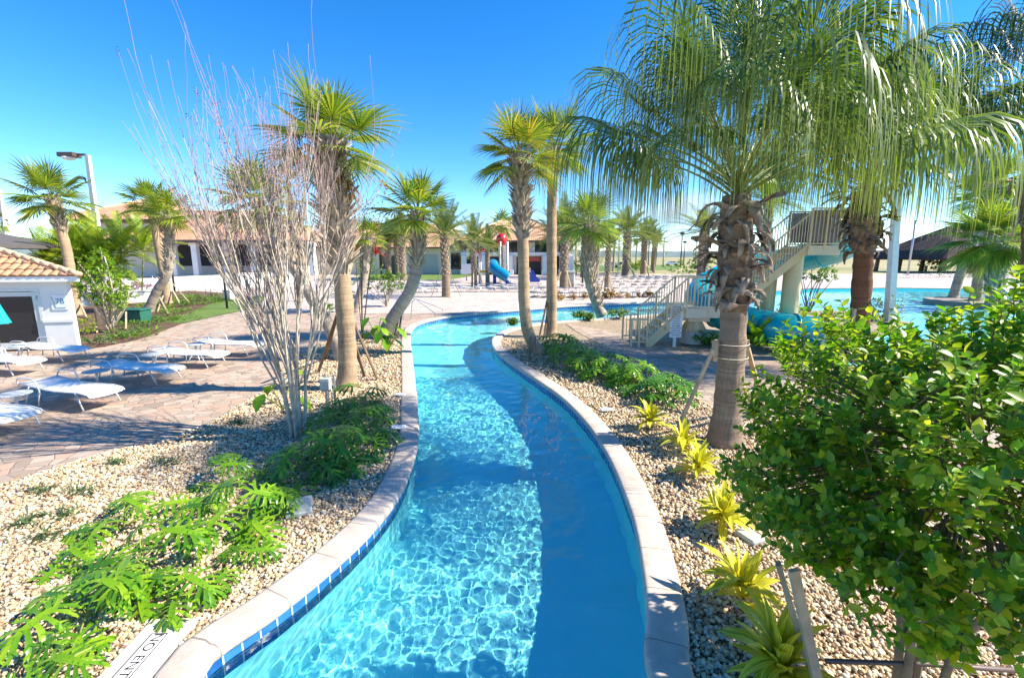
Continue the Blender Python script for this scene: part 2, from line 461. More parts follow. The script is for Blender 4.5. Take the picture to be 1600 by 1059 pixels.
M_wood = simple('stake_wood', (.42, .33, .22), .85, vary=.3, scale=4, bump=.4, spec=.2)
M_wood_dk = simple('stake_wood_weathered', (.22, .15, .10), .85, vary=.35, scale=4, bump=.4, spec=.2)
# variegated ginger: yellow blade with green bars running along it
t = NT('ginger_leaf'); uv = t.n('UVMap').outputs[0]; mp = t.n('Mapping'); mp.inputs['Scale'].default_value = (9, .5, 1)
t.l(uv, mp.inputs[0])
ad = t.n('VectorMath', operation='ADD'); t.l(mp.outputs[0], ad.inputs[0])
cb = t.n('CombineXYZ'); t.l(t.math('MULTIPLY', t.island(), 50), cb.inputs[0]); t.l(cb.outputs[0], ad.inputs[1])
n = t.noise(1.0, 3, .6, ad.outputs[0])
c = t.ramp(n, [(.34, (.12, .24, .015)), (.43, (.42, .45, .03)), (.52, (.70, .63, .06))])
M_ginger = t.done(c, .38, None, trans=.3, tcol=t.mix(1.0, c, (1.3, 1.3, .5), 'MULTIPLY'))
# ---------------------------------------------------------------- plant generators (local coordinates, base at the origin)
UP = Vector((0, 0, 1))
def frame(d):
    s = d.cross(UP)
    s = s.normalized() if s.length > 1e-4 else Vector((1, 0, 0))
    return s, s.cross(d).normalized()
def bent(base, az, el, L, sag, n=6):
    """a stalk that leaves at elevation el and sags by gravity; returns points and end direction"""
    d = Vector((math.cos(az) * math.cos(el), math.sin(az) * math.cos(el), math.sin(el)))
    pts = [base.copy()]
    for i in range(n):
        d = (d + Vector((0, 0, -sag / n))).normalized(); pts.append(pts[-1] + d * (L / n))
    return pts, d
def fan_frond(mb, pet, base, az, el, plen, rad, nseg, spread, droop, rng, start=.35, steps=4, wfac=1.0, psag=.35, costa=.25):
    pts, D = bent(base, az, el, plen, psag)
    pet.tube(pts, [.022 - .012 * i / len(pts) for i in range(len(pts))], 4, cap=False)
    H = pts[-1]; S, N = frame(D); roll = rng.uniform(-.35, .35)
    S, N = S * math.cos(roll) + N * math.sin(roll), N * math.cos(roll) - S * math.sin(roll)
    for i in range(nseg):
        u = (i + .5) / nseg * 2 - 1; ph = u * spread / 2
        d = (D * math.cos(ph) + S * math.sin(ph) + N * (.28 * (1 - abs(u)) - .10)).normalized()
        tn = (-D * math.sin(ph) + S * math.cos(ph)).normalized()
        al = .45 if i % 2 else -.45
        wv = (tn * math.cos(al) + N * math.sin(al)).normalized()
        L = rad * (1 - .35 * abs(u) ** 2.2) * rng.uniform(.92, 1.06)
        org = H + D * (costa * rad * (1 - abs(u)) * .5)
        P_ = [org]; dd = d.copy(); wid = [.012]
        w0 = 2 * L * .42 * math.sin(spread / nseg / 2) * 1.12 * wfac
        for k in range(1, steps + 1):
            tt = k / steps
            if tt > start: dd = (dd + Vector((0, 0, -droop * (tt - start + .1) * 4 / steps))).normalized()
            P_.append(P_[-1] + dd * (L / steps))
            wid.append(w0 * (tt / .42 if tt < .42 else max(.06, 1 - ((tt - .42) / .58) ** 1.1)))
        mb.strip(P_, wv, wid, True)
def fan_crown(mb, pet, top, n, plen, rad, rng, nseg=30, droop=.5, spread=R(230), el0=88, el1=-40, start=.4, steps=4, wfac=1.0, bias=1.0, psag=.35, azf=None):
    for i in range(n):
        f = (i + .5) / n; az = i * 2.39996 + rng.uniform(-.25, .25)
        el = R(el0 + (el1 - el0) * f ** bias + rng.uniform(-9, 9))
        k = rng.uniform(.85, 1.12) * (1 - .25 * max(0, 1 - f * 3))
        fan_frond(mb, pet, top + Vector((0, 0, (1 - f) * .12)), az, el, plen * k, rad * k, nseg, spread, droop * (.7 + .6 * f), rng, start, steps, wfac, psag)
def pinnate_crown(mb, pet, top, n, L, rng, nl=26, ll=.5, el0=82, el1=-15, sag=1.0, w=.03, vee=.5):
    for i in range(n):
        f = (i + .5) / n; az = i * 2.39996 + rng.uniform(-.2, .2); el = R(el0 + (el1 - el0) * f + rng.uniform(-6, 6))
        ln = L * rng.uniform(.85, 1.1)
        pts, D = bent(top, az, el, ln, sag * (.6 + .5 * f), 9)
        pet.tube(pts, [.03 * (1 - i2 / 11) for i2 in range(10)], 4, cap=False)
        for j in range(nl):
            tt = .16 + .84 * j / nl; q = tt * 9; a = int(min(8, q)); p = pts[a].lerp(pts[a + 1], q - a)
            d = (pts[a + 1] - pts[a]).normalized(); s, nn = frame(d)
            l2 = ll * math.sin(math.pi * min(.96, .18 + tt * .78)) ** .6 * rng.uniform(.85, 1.1)
            for sg in (-1, 1):
                dd = (d * .75 + s * sg * .8 + nn * vee).normalized()
                m = p + dd * l2 * .5; e = m + (dd + Vector((0, 0, -.25))).normalized() * l2 * .5
                wv = dd.cross(nn).normalized()
                mb.strip([p, m, e], wv, [w * .7, w, w * .12])
def trunk_mesh(mb, pts, r0, r1, rng, n=14, flare=.35, rough=.05):
    pts = resample(catmull(pts, 10), .12); k = len(pts); rad = []
    for i in range(k):
        f = i / (k - 1); r = r0 + (r1 - r0) * f
        r *= 1 + flare * math.exp(-f * k * .12 / .22)
        rad.append(r * (1 + rng.uniform(-rough, rough)))
    mb.tube(pts, rad, n, uvl=True); return pts
def boots_on(mb, pts, z0, z1, r, rng, n, L=.36, out=.5, thick=.032, cross=True):
    """old leaf bases: split straps crossing up the trunk"""
    zs = [p.z for p in pts]
    for i in range(n):
        f = i / n; z = z0 + (z1 - z0) * f; k = min(range(len(zs)), key=lambda q: abs(zs[q] - z))
        c = pts[k]; az = i * 2.39996
        o = Vector((math.cos(az), math.sin(az), 0)); s = Vector((-o.y, o.x, 0))
        ln = L * rng.uniform(.75, 1.25); rr = r * (.96 + .1 * f)
        for sg in ((-1, 1) if cross else (0,)):
            a = c + o * rr * .8 + s * sg * rr * .15
            b = c + o * (rr * 1.0 + .03) + s * sg * rr * .55 + UP * ln * .5
            e = c + o * (rr * 1.0 + out * ln * rng.uniform(.3, 1)) + s * sg * rr * .9 + UP * ln
            w = [thick * 1.5, thick * 1.3, thick * .5]
            # flattened strap with real thickness
            vs = []
            for q, p in enumerate((a, b, e)):
                t_ = s * w[q]; u_ = o * w[q] * .4
                vs += [p - t_ - u_, p + t_ - u_, p + t_ + u_, p - t_ + u_]
            fs = []
            for q in range(2):
                for j in range(4): fs.append((q * 4 + j, q * 4 + (j + 1) % 4, q * 4 + 4 + (j + 1) % 4, q * 4 + 4 + j))
            fs.append((8, 9, 10, 11)); mb.add(vs, fs)
def leaf_simple(mb, p, d, n, L, W, fold=.25, curl=.3, uv=False, k=4):
    s = d.cross(n).normalized(); P_ = [p]; dd = d.copy(); nr = []
    for i in range(k):
        P_.append(P_[-1] + dd * (L / k)); nr.append(s.cross(dd).normalized() * -1 if False else n)
        dd = (dd - n * curl / k).normalized()
    nr.append(n)
    W_ = [W * x for x in ([.12, .85, 1.0, .62, .03] if k == 4 else [.15, 1.0, .05])]
    mb.strip(P_, s, W_, uv, fold, nr)
def lobed_leaf(mb, p, d, n, L, rng, lobes=6, droop=.5, wide=1.0, lw=1.0):
    """split-leaf philodendron blade: midrib web with long fingers, each finger toothed"""
    s = d.cross(n).normalized()
    mid = [p - d * L * .12]; dd = d.copy(); k = 8
    for i in range(k):
        dd = (dd - n * droop / k * (.3 + i * .18)).normalized(); mid.append(mid[-1] + dd * (L * 1.1 / k))
    mb.strip(mid, s, [L * x for x in (.05, .17, .20, .20, .18, .16, .13, .09, .01)], False, .2, n)
    for j in range(lobes):
        f = j / (lobes - 1); q = .2 + f * 6.2; a = int(q); b = mid[a].lerp(mid[a + 1], q - a)
        t_ = (mid[a + 1] - mid[a]).normalized()
        for sg in (-1, 1):
            ang = R(148 - 118 * f + rng.uniform(-8, 8))
            ld = (t_ * math.cos(ang) + s * sg * math.sin(ang)).normalized()
            LL = L * wide * (.46 + .22 * math.sin(math.pi * (.22 + .55 * f))) * rng.uniform(.85, 1.12)
            pts = [b + s * sg * L * .02]; e = ld.copy(); wv = []
            for m in range(4):
                e = (e + t_ * .12 - n * (.10 + .10 * m) * (droop + .3)).normalized(); pts.append(pts[-1] + e * LL / 4)
            wv = ld.cross(n).normalized()
            w0 = L * .098 * lw
            mb.strip(pts, wv, [w0 * 1.2, w0 * .9, w0 * 1.3, w0 * .85, w0 * .1], False, .18, n)
            for m, o2 in ((2, 1), (2, -1), (3, 1)):          # teeth
                td = (ld + wv * o2 * .8 - n * .15).normalized()
                q0 = pts[m]; mb.strip([q0 - wv * o2 * 0, q0 + td * LL * .17, q0 + td * LL * .30], (td.cross(n)).normalized(), [w0 * .9, w0 * .6, w0 * .06])
def make_philo(name, label, cat, loc, mat, rng, n=12, size=.42, stem=.55, lobes=6, spread=1.0, group=None, wide=1.0, droop=.6, lw=1.0):
    th = thing(name, label, cat, loc, 0, group); mb, st = MB(), MB()
    for i in range(n):
        f = (i + .5) / n; az = i * 2.39996 + rng.uniform(-.4, .4); el = R(80 - 62 * f * spread + rng.uniform(-8, 8))
        pts, D = bent(Vector((rng.uniform(-.05, .05), rng.uniform(-.05, .05), .02)), az, el, stem * rng.uniform(.7, 1.15), .55, 6)
        st.tube(pts, [.011 - .001 * k for k in range(7)], 5, cap=False)
        h = Vector((math.cos(az), math.sin(az), 0))
        d = (h * .95 + UP * rng.uniform(-.35, .1)).normalized()
        nrm = (UP * 1.0 + h * .25 - Vector((0, .45, 0)) * .6 + Vector((rng.uniform(-.25, .25), rng.uniform(-.25, .25), 0)))
        nrm = (nrm - d * nrm.dot(d)).normalized()
        lobed_leaf(mb, pts[-1], d, nrm, size * rng.uniform(.72, 1.15), rng, lobes, droop, wide, lw)
    mb.build('leaves', mat, th); st.build('stems', M_petiole, th)
    return th
def make_strap(name, label, cat, loc, mat, rng, n=34, L=.5, W=.085, group=None, el0=85, el1=15, curl=1.2):
    th = thing(name, label, cat, loc, 0, group); mb = MB()
    for i in range(n):
        f = (i + .5) / n; az = i * 2.39996 + rng.uniform(-.3, .3); el = R(el0 + (el1 - el0) * f + rng.uniform(-8, 8))
        d = Vector((math.cos(az) * math.cos(el), math.sin(az) * math.cos(el), math.sin(el)))
        s = Vector((-math.sin(az), math.cos(az), 0)); nn = s.cross(d).normalized() * 1
        if nn.z < 0: nn = -nn
        base = Vector((math.cos(az), math.sin(az), 0)) * .05 * rng.random() + UP * rng.uniform(.02, .22)
        l = L * rng.uniform(.7, 1.15); P_ = [base]; dd = d.copy(); k = 6
        for q in range(k):
            P_.append(P_[-1] + dd * l / k); dd = (dd + Vector((0, 0, -curl / k))).normalized()
        mb.strip(P_, s, [W * x for x in (.35, .75, 1, 1, .8, .45, .04)], True, .3, nn)
    mb.build('leaves', mat, th); return th
def blob_point(rng, c, r):
    while True:
        v = Vector((rng.uniform(-1, 1), rng.uniform(-1, 1), rng.uniform(-1, 1)))
        if v.length <= 1: return Vector((c[0] + v.x * r[0], c[1] + v.y * r[1], c[2] + v.z * r[2])), v.length
def make_shrub(name, label, cat, loc, mat, rng, blobs, nleaf, L=.06, W=.03, stems=8, stem_r=.012, group=None, clump=14, stem_mat=None):
    """leaves in twig clumps spread through the crown's volume, on visible stems"""
    th = thing(name, label, cat, loc, 0, group); mb, st = MB(), MB()
    wts = [r[0] * r[1] * r[2] for c, r in blobs]; tot = sum(wts); cl = []
    ncl = max(6, nleaf // clump)
    for i in range(ncl):
        x = rng.uniform(0, tot); k = 0
        while x > wts[k] and k < len(wts) - 1: x -= wts[k]; k += 1
        p, l = blob_point(rng, *blobs[k])
        if l < .45 and rng.random() < .6: p, l = blob_point(rng, *blobs[k])
        if p.z < .03: p.z = .03 + rng.random() * .1
        cl.append((p, Vector(blobs[k][0])))
    for p, c in cl:
        g = (p - c + UP * .25 * abs(blobs[0][1][2]) + Vector((rng.gauss(0, .2), rng.gauss(0, .2), rng.gauss(0, .2))) * blobs[0][1][0]).normalized()
        tw = L * rng.uniform(1.6, 2.6)
        for q in range(clump):
            f = q / clump; a = rng.uniform(0, 6.28); s, n2 = frame(g)
            o = s * math.cos(a) + n2 * math.sin(a); d = (g * rng.uniform(.2, .8) + o).normalized()
            n_ = (UP * .8 + g * .6 + Vector((rng.gauss(0, .35), rng.gauss(0, .35), rng.gauss(0, .2)))); n_ = (n_ - d * n_.dot(d))
            if n_.length < .05: continue
            leaf_simple(mb, p - g * tw * (1 - f), d, n_.normalized(), L * rng.uniform(.7, 1.25), W * rng.uniform(.8, 1.2), .25, .4, k=2 if L < .05 else 4)
    for i in range(stems):
        p, c = cl[rng.randrange(len(cl))]
        b = Vector((rng.uniform(-.08, .08), rng.uniform(-.08, .08), 0)); m = b.lerp(p, .5) + Vector((rng.uniform(-.1, .1), rng.uniform(-.1, .1), .05)) * p.length
        st.tube(catmull([b, m, p], 4), [stem_r * (1 - .07 * q) for q in range(9)], 5)
    mb.build('leaves', mat, th); st.build('stems', stem_mat or M_stem, th); return th
# ---------------------------------------------------------------- ground, decks, beds
def stampmat(name, cols, grout, sc=3.7, stretch=(1, 1.15, 1)):
    t = NT(name); obj = t.coord(); mp = t.n('Mapping'); mp.inputs['Scale'].default_value = stretch; mp.inputs['Rotation'].default_value = (0, 0, .5)
    t.l(obj, mp.inputs[0])
    wob = t.n('TexNoise'); wob.inputs['Scale'].default_value = 2.2; wob.inputs['Detail'].default_value = 4; t.l(mp.outputs[0], wob.inputs['Vector'])
    sub = t.n('VectorMath', operation='MULTIPLY_ADD'); t.l(wob.outputs['Color'], sub.inputs[0]); sub.inputs[1].default_value = (.10, .10, 0); t.l(mp.outputs[0], sub.inputs[2])
    v = t.n('TexVoronoi', feature='DISTANCE_TO_EDGE'); v.inputs['Scale'].default_value = sc; v.inputs['Randomness'].default_value = .9; t.l(sub.outputs[0], v.inputs['Vector'])
    v2 = t.n('TexVoronoi', feature='F1'); v2.inputs['Scale'].default_value = sc; v2.inputs['Randomness'].default_value = .9; t.l(sub.outputs[0], v2.inputs['Vector'])
    sp = t.n('SeparateColor'); t.l(v2.outputs['Color'], sp.inputs[0])
    big = t.noise(.35, 4, .6, obj); fine = t.noise(18, 6, .7, obj)
    f = t.math('ADD', t.math('MULTIPLY', sp.outputs[0], .5), t.math('ADD', t.math('MULTIPLY', big, .3), t.math('MULTIPLY', fine, .3)))
    c = t.ramp(f, [(.25 + .5 * i / (len(cols) - 1), x) for i, x in enumerate(cols)])
    g = t.math('LESS_THAN', v.outputs[0], .022)
    c = t.mix(g, c, grout)
    h = t.math('ADD', t.math('MULTIPLY', t.math('MINIMUM', v.outputs[0], .06), 12), t.math('MULTIPLY', fine, .5))
    return t.done(c, .75, t.bump(h, .6, .012))
M_pave = stampmat('stamped_stone_paving', [(.23, .175, .135), (.34, .265, .20), (.44, .35, .275), (.42, .28, .20)], (.19, .14, .115))
M_deck = stampmat('pale_stone_deck', [(.36, .29, .25), (.49, .40, .35), (.55, .46, .41)], (.34, .28, .25), 2.2)
t = NT('gravel_base'); obj = t.coord()
v = t.n('TexVoronoi', feature='F1'); v.inputs['Scale'].default_value = 42; t.l(obj, v.inputs['Vector'])
sp = t.n('SeparateColor'); t.l(v.outputs['Color'], sp.inputs[0]); big = t.noise(1.2, 4, .6, obj)
c = t.ramp(t.math('ADD', t.math('MULTIPLY', sp.outputs[0], .75), t.math('MULTIPLY', big, .3)), [(.15, (.13, .085, .055)), (.45, (.34, .24, .14)), (.7, (.46, .36, .24)), (.95, (.52, .45, .34))])
h = t.math('SUBTRACT', 1.0, v.outputs[0])
M_gravel = t.done(c, .85, t.bump(h, 1.0, .022))
t = NT('grass_lawn'); obj = t.coord(); n = t.noise(.6, 4, .6, obj); n2 = t.noise(70, 3, .7, obj)
c = t.ramp(t.math('ADD', t.math('MULTIPLY', n, .5), t.math('MULTIPLY', n2, .5)), [(.3, (.06, .12, .018)), (.7, (.16, .24, .04))])
M_lawn = t.done(c, .9, t.bump(n2, 1.0, .03))
t = NT('brown_mulch'); obj = t.coord(); n2 = t.noise(35, 5, .7, obj)
M_mulch = t.done(t.ramp(n2, [(.3, (.05, .025, .016)), (.7, (.20, .11, .07))]), .95, t.bump(n2, 1.0, .05))
t = NT('dry_field'); obj = t.coord(); n = t.noise(.03, 5, .6, obj); n2 = t.noise(.6, 4, .7, obj)
c = t.ramp(t.math('ADD', t.math('MULTIPLY', n, .7), t.math('MULTIPLY', n2, .3)), [(.35, (.16, .18, .05)), (.5, (.30, .26, .11)), (.65, (.38, .30, .17))])
M_field = t.done(c, .95)

GZ = -.02
def PX(lst, z=0): return [P(x, y, z) for x, y in lst]
nL = [(p.x, p.y) for p in L_out]; nR = [(p.x, p.y) for p in R_out]
# base ground with openings for the two pools is made of abutting sheets
pool2 = PX([(1196, 484), (1196, 456), (1260, 451), (1400, 450), (1562, 452), (1800, 454)]) + [Vector((60, 34, 0)), Vector((34, 14, 0)), Vector((14.5, 10.8, 0)), Vector((10.4, 11.2, 0)), Vector((9.9, 13.2, 0))] + PX([(1330, 545), (1425, 503), (1340, 484)])
sheet('paving', [(-150, -30), (-30, -30), (L_out[0].x, -30)] + nL + [(pool2[i].x, pool2[i].y) for i in (1, 2)] + [(pool2[2].x, 52), (-150, 52)], GZ - .03, M_pave)
far_e = nL[-1]
sheet('field', [(-3000, 52), (pool2[2].x, 52), (pool2[2].x, 47.6), (3000, 47.6), (3000, 5000), (-3000, 5000)], GZ - .034, M_field)
sheet('pool_deck', [(-11, 25.0), (-7.2, 25.0)] + [q for q in nL if q[1] > 25.0 and q[0] > -7.3] + [(pool2[i].x, pool2[i].y) for i in (1, 2, 3, 4, 5)] + [(140, pool2[5].y), (140, 83), (-60, 83), (-60, 45), (-25, 34)], GZ - .015, M_deck)
# the island: gravel all over, with a stamped path across it
isl = [(p.x, p.y) for p in R_out]
sheet('island_ground', isl + [(p.x, p.y) for p in (PX([(1196, 484), (1340, 484), (1425, 503), (1330, 545)]) + [Vector((9.9, 13.2, 0)), Vector((10.4, 11.2, 0)), Vector((14.5, 10.8, 0)), Vector((34, 14, 0)), Vector((34, -30, 0)), Vector((1.4, -30, 0))])], GZ - .026, M_gravel)
sheet('path', [(p.x, p.y) for p in catmull(PX([(884, 505), (905, 519), (940, 536), (988, 556), (1024, 576), (1078, 611), (1108, 632), (1150, 650), (1210, 672), (1290, 700), (1500, 760), (1800, 830), (1800, 640), (1500, 600), (1330, 575), (1240, 556), (1180, 551), (1114, 551), (1060, 546), (1030, 537), (1000, 527), (960, 518), (920, 510)]), 4)], GZ - .010, M_pave)
# left bed
Lg = PX([(0, 754), (100, 724), (180, 700), (255, 688), (290, 672), (334, 655), (377, 628), (402, 614), (425, 602), (437, 580), (470, 552), (505, 534), (560, 523), (627, 520)])
iL = min(range(len(L_out)), key=lambda i: (L_out[i] - Lg[-1]).length)
bedL = [(-9.5, -2), (-9.0, 4.5)] + [(p.x, p.y) for p in catmull(Lg, 4)] + [(p.x, p.y) for p in reversed(L_out[:iL + 1])] + [(L_out[0].x, -2)]
sheet('gravel_bed', bedL, GZ - .012, M_gravel)
# bank under the copings on the water side is closed by the pool walls
# second pool: water, floor
o = sheet('swimming_pool_floor', [(p.x, p.y) for p in pool2], FZ, M_plaster)
M_tile2 = M_tile
mb = MB(); pl = pool2 + [pool2[0]]
for a, b in list(zip(pl, pl[1:]))[1:]:
    mb.add([(a.x, a.y, FZ), (b.x, b.y, FZ), (b.x, b.y, GZ - .02), (a.x, a.y, GZ - .02)], [(0, 1, 2, 3)])
tag(mb.build('swimming_pool_wall', M_plaster, smooth=False), kind='structure')
w2 = grid_surface('swimming_pool_water', 9, 61, 10.5, 48, .16, M_water, [(p.x, p.y) for p in pool2])
w2.cycles.is_caustics_caster = True; tag(w2, kind='structure'); o.cycles.is_caustics_receiver = True
# outer pool edge stones on the far side of the second pool
edge2 = [pool2[i] for i in range(1, 6)]
mb = MB()
for a, b in zip(edge2, edge2[1:]): mb.beam(Vector((a.x, a.y, .0)), Vector((b.x, b.y, .0)), .35, .06)
tag(mb.build('pool_edge', M_cop, smooth=False), kind='structure')
# lawn, mulch bed
sheet('lawn', [(p.x, p.y) for p in catmull(PX([(255, 503), (300, 486), (345, 470), (404, 462), (412, 468), (390, 481), (340, 492), (285, 504)]), 4)], GZ - .004, M_lawn)
sheet('mulch_bed', [(p.x, p.y) for p in PX([(118, 546), (165, 539), (215, 529), (255, 515), (285, 504), (300, 487), (355, 470), (348, 457), (280, 452), (205, 462), (125, 480), (60, 500), (70, 530)])], GZ - .008, M_mulch)
sheet('lawn', [(p.x, p.y) for p in [P(700, 437), P(745, 430), P(930, 424), P(1060, 421), P(1060, 414), P(560, 414), P(560, 437)]], GZ - .002, M_lawn)
for a in ((645, 438, 675, 433), (662, 468, 745, 462)):
    pass
# distant low hills and tree line, haze put into their bluish colour
t = NT('distant_wood_hazed'); n = t.noise(.02, 6, .7, t.coord()); M_far = t.done(t.ramp(n, [(.35, (.10, .15, .15)), (.65, (.17, .22, .21))]), 1.0)
mb = MB(); rr = random.Random(5); n = 320; vs = []; fs = []
for i in range(n):
    a = -2.2 + 4.4 * i / (n - 1)
    for (r, z) in ((1300, -4), (1330, 12 + 3 * math.sin(i * .13) + rr.uniform(-1.2, 1.6)), (1420, 21 + 5 * math.sin(i * .05 + 1) + rr.uniform(-1.5, 2)), (1700, -4)):
        vs.append((r * math.sin(a), r * math.cos(a), z))
for i in range(n - 1):
    for j in range(3): fs.append((i * 4 + j, (i + 1) * 4 + j, (i + 1) * 4 + j + 1, i * 4 + j + 1))
mb.add(vs, fs); tag(mb.build('hills', M_far), kind='structure')

# ---- loose stones, modelled near the camera
t = NT('river_pebble'); r = t.island(); n = t.noise(25, 3, .6, t.coord())
c = t.ramp(t.math('ADD', t.math('MULTIPLY', r, .88), t.math('MULTIPLY', n, .16)), [(.08, (.14, .08, .05)), (.16, (.36, .23, .13)), (.36, (.52, .36, .20)), (.58, (.62, .48, .30)), (.80, (.70, .60, .45)), (.93, (.42, .37, .32)), (1.0, (.66, .36, .16))])
M_peb = t.done(c, .65)
def stones(name, poly, regions, seed, label):
    g = np.random.default_rng(seed)
    bx = np.array(poly); out = []
    px, py = bx[:, 0], bx[:, 1]
    for (y0, y1, dens, s0, s1) in regions:
        x0, x1 = px.min(), px.max(); x0, x1 = max(x0, -9.5), min(x1, 9.5)
        N = int((x1 - x0) * (y1 - y0) * dens); X = g.uniform(x0, x1, N); Y = g.uniform(y0, y1, N)
        I = np.zeros(N, bool); j = len(px) - 1
        for i in range(len(px)):
            I ^= ((py[i] > Y) != (py[j] > Y)) & (X < (px[j] - px[i]) * (Y - py[i]) / (py[j] - py[i] + 1e-12) + px[i]); j = i
        I &= (np.abs(X) < Y * 1.3 + 1.8)
        X, Y = X[I], Y[I]; out.append((X, Y, s0 + (s1 - s0) * g.random(len(X)) ** 2))
    X = np.concatenate([o[0] for o in out]); Y = np.concatenate([o[1] for o in out]); S = np.concatenate([o[2] for o in out]); n = len(X)
    ph = (1 + 5 ** .5) / 2
    iv = np.array([(-1, ph, 0), (1, ph, 0), (-1, -ph, 0), (1, -ph, 0), (0, -1, ph), (0, 1, ph), (0, -1, -ph), (0, 1, -ph), (ph, 0, -1), (ph, 0, 1), (-ph, 0, -1), (-ph, 0, 1)]) / 1.902
    fi = np.array([(0, 11, 5), (0, 5, 1), (0, 1, 7), (0, 7, 10), (0, 10, 11), (1, 5, 9), (5, 11, 4), (11, 10, 2), (10, 7, 6), (7, 1, 8), (3, 9, 4), (3, 4, 2), (3, 2, 6), (3, 6, 8), (3, 8, 9), (4, 9, 5), (2, 4, 11), (6, 2, 10), (8, 6, 7), (9, 8, 1)])
    V = iv[None] * g.uniform(.78, 1.2, (n, 12, 1)) * np.stack([g.uniform(.8, 1.5, n), g.uniform(.7, 1.1, n), g.uniform(.5, .85, n)], 1)[:, None, :]
    th = g.uniform(0, 2 * np.pi, n); tl = g.normal(0, .35, n)
    c, s = np.cos(tl)[:, None], np.sin(tl)[:, None]; V = np.stack([V[..., 0] * c - V[..., 2] * s, V[..., 1], V[..., 0] * s + V[..., 2] * c], -1)
    c, s = np.cos(th)[:, None], np.sin(th)[:, None]; V = np.stack([V[..., 0] * c - V[..., 1] * s, V[..., 0] * s + V[..., 1] * c, V[..., 2]], -1)
    V *= S[:, None, None]
    V[..., 0] += X[:, None]; V[..., 1] += Y[:, None]; V[..., 2] += (GZ - .01 + S * g.uniform(-.1, .75, n))[:, None]
    F = (fi[None] + (np.arange(n) * 12)[:, None, None]).reshape(-1, 3)
    me = bpy.data.meshes.new(name); V = V.reshape(-1, 3)
    me.vertices.add(len(V)); me.vertices.foreach_set('co', V.ravel().astype(np.float32))
    me.loops.add(len(F) * 3); me.loops.foreach_set('vertex_index', F.ravel().astype(np.int32))
    me.polygons.add(len(F)); me.polygons.foreach_set('loop_start', np.arange(0, len(F) * 3, 3, dtype=np.int32))
    me.polygons.foreach_set('use_smooth', np.ones(len(F), bool)); me.materials.append(M_peb); me.update(); me.validate()
    o = bpy.data.objects.new(name, me); COL.objects.link(o); tag(o, label, 'gravel', None, 'stuff')
    return o
REG = [(1.0, 4.6, 2300, .009, .027), (4.6, 7.2, 1500, .011, .030), (7.2, 11, 800, .014, .034), (11, 17, 260, .02, .042)]
stones('gravel', bedL, REG, 1, 'tan and white river pebbles covering the bed beside the pool')
pathp = PX([(884, 505), (905, 519), (940, 536), (988, 556), (1024, 576), (1078, 611), (1108, 632), (1150, 650), (1210, 672), (1290, 700), (1500, 760), (1800, 830)])
bedR = [(p.x, p.y) for p in R_out if p.y < 24.5] 
iR = max(i for i, p in enumerate(R_out) if (p - P(790, 530)).length < 3 or p.y < 19.0)
bedR = [(p.x, p.y) for p in R_out[:iR]] + [(p.x, p.y) for p in pathp] + [(9.5, 1.0), (9.5, -1), (1.4, -1)]
stones('gravel', bedR, REG, 2, 'tan and white river pebbles covering the bed under the bushes')

# dry leaves dropped on the gravel
lr = random.Random(88); mb = MB()
for poly, n, x0, x1 in ((bedL, 330, -8, -1.5), (bedR, 420, 1.3, 8)):
    k = 0
    while k < n:
        y = 2.2 + 9 * lr.random() ** 1.4; x = lr.uniform(x0, x1)
        if not inside(poly, x, y): continue
        k += 1; a = lr.uniform(0, 6.28); d = Vector((math.cos(a), math.sin(a), lr.uniform(-.1, .3))).normalized(); s_ = d.cross(UP0 := Vector((lr.gauss(0, .3), lr.gauss(0, .3), 1))).normalized(); L = lr.uniform(.03, .07); p = Vector((x, y, .035))
        mb.strip([p, p + d * L * .5 + Vector((0, 0, .008)), p + d * L], s_, [L * .12, L * .5, L * .05])
tag(mb.build('leaf_litter', leafmat('fallen_leaf', [(.10, .055, .03), (.26, .15, .06), (.36, .27, .08), (.20, .09, .05)], .15, .8)), 'scattered dry brown leaves on the gravel beds', 'fallen leaves', None, 'stuff')

# planted island with a stone rim in the second pool
ci = P(1524, 470); mb = MB(); mb.lathe([(2.75, -1.2), (2.75, -.02), (2.72, .06), (2.45, .06), (2.42, .0), (.01, .02)], (ci.x, ci.y, 0), 32); tag(mb.build('planter_island', [M_cop, M_mulch], angle=40), kind='structure')
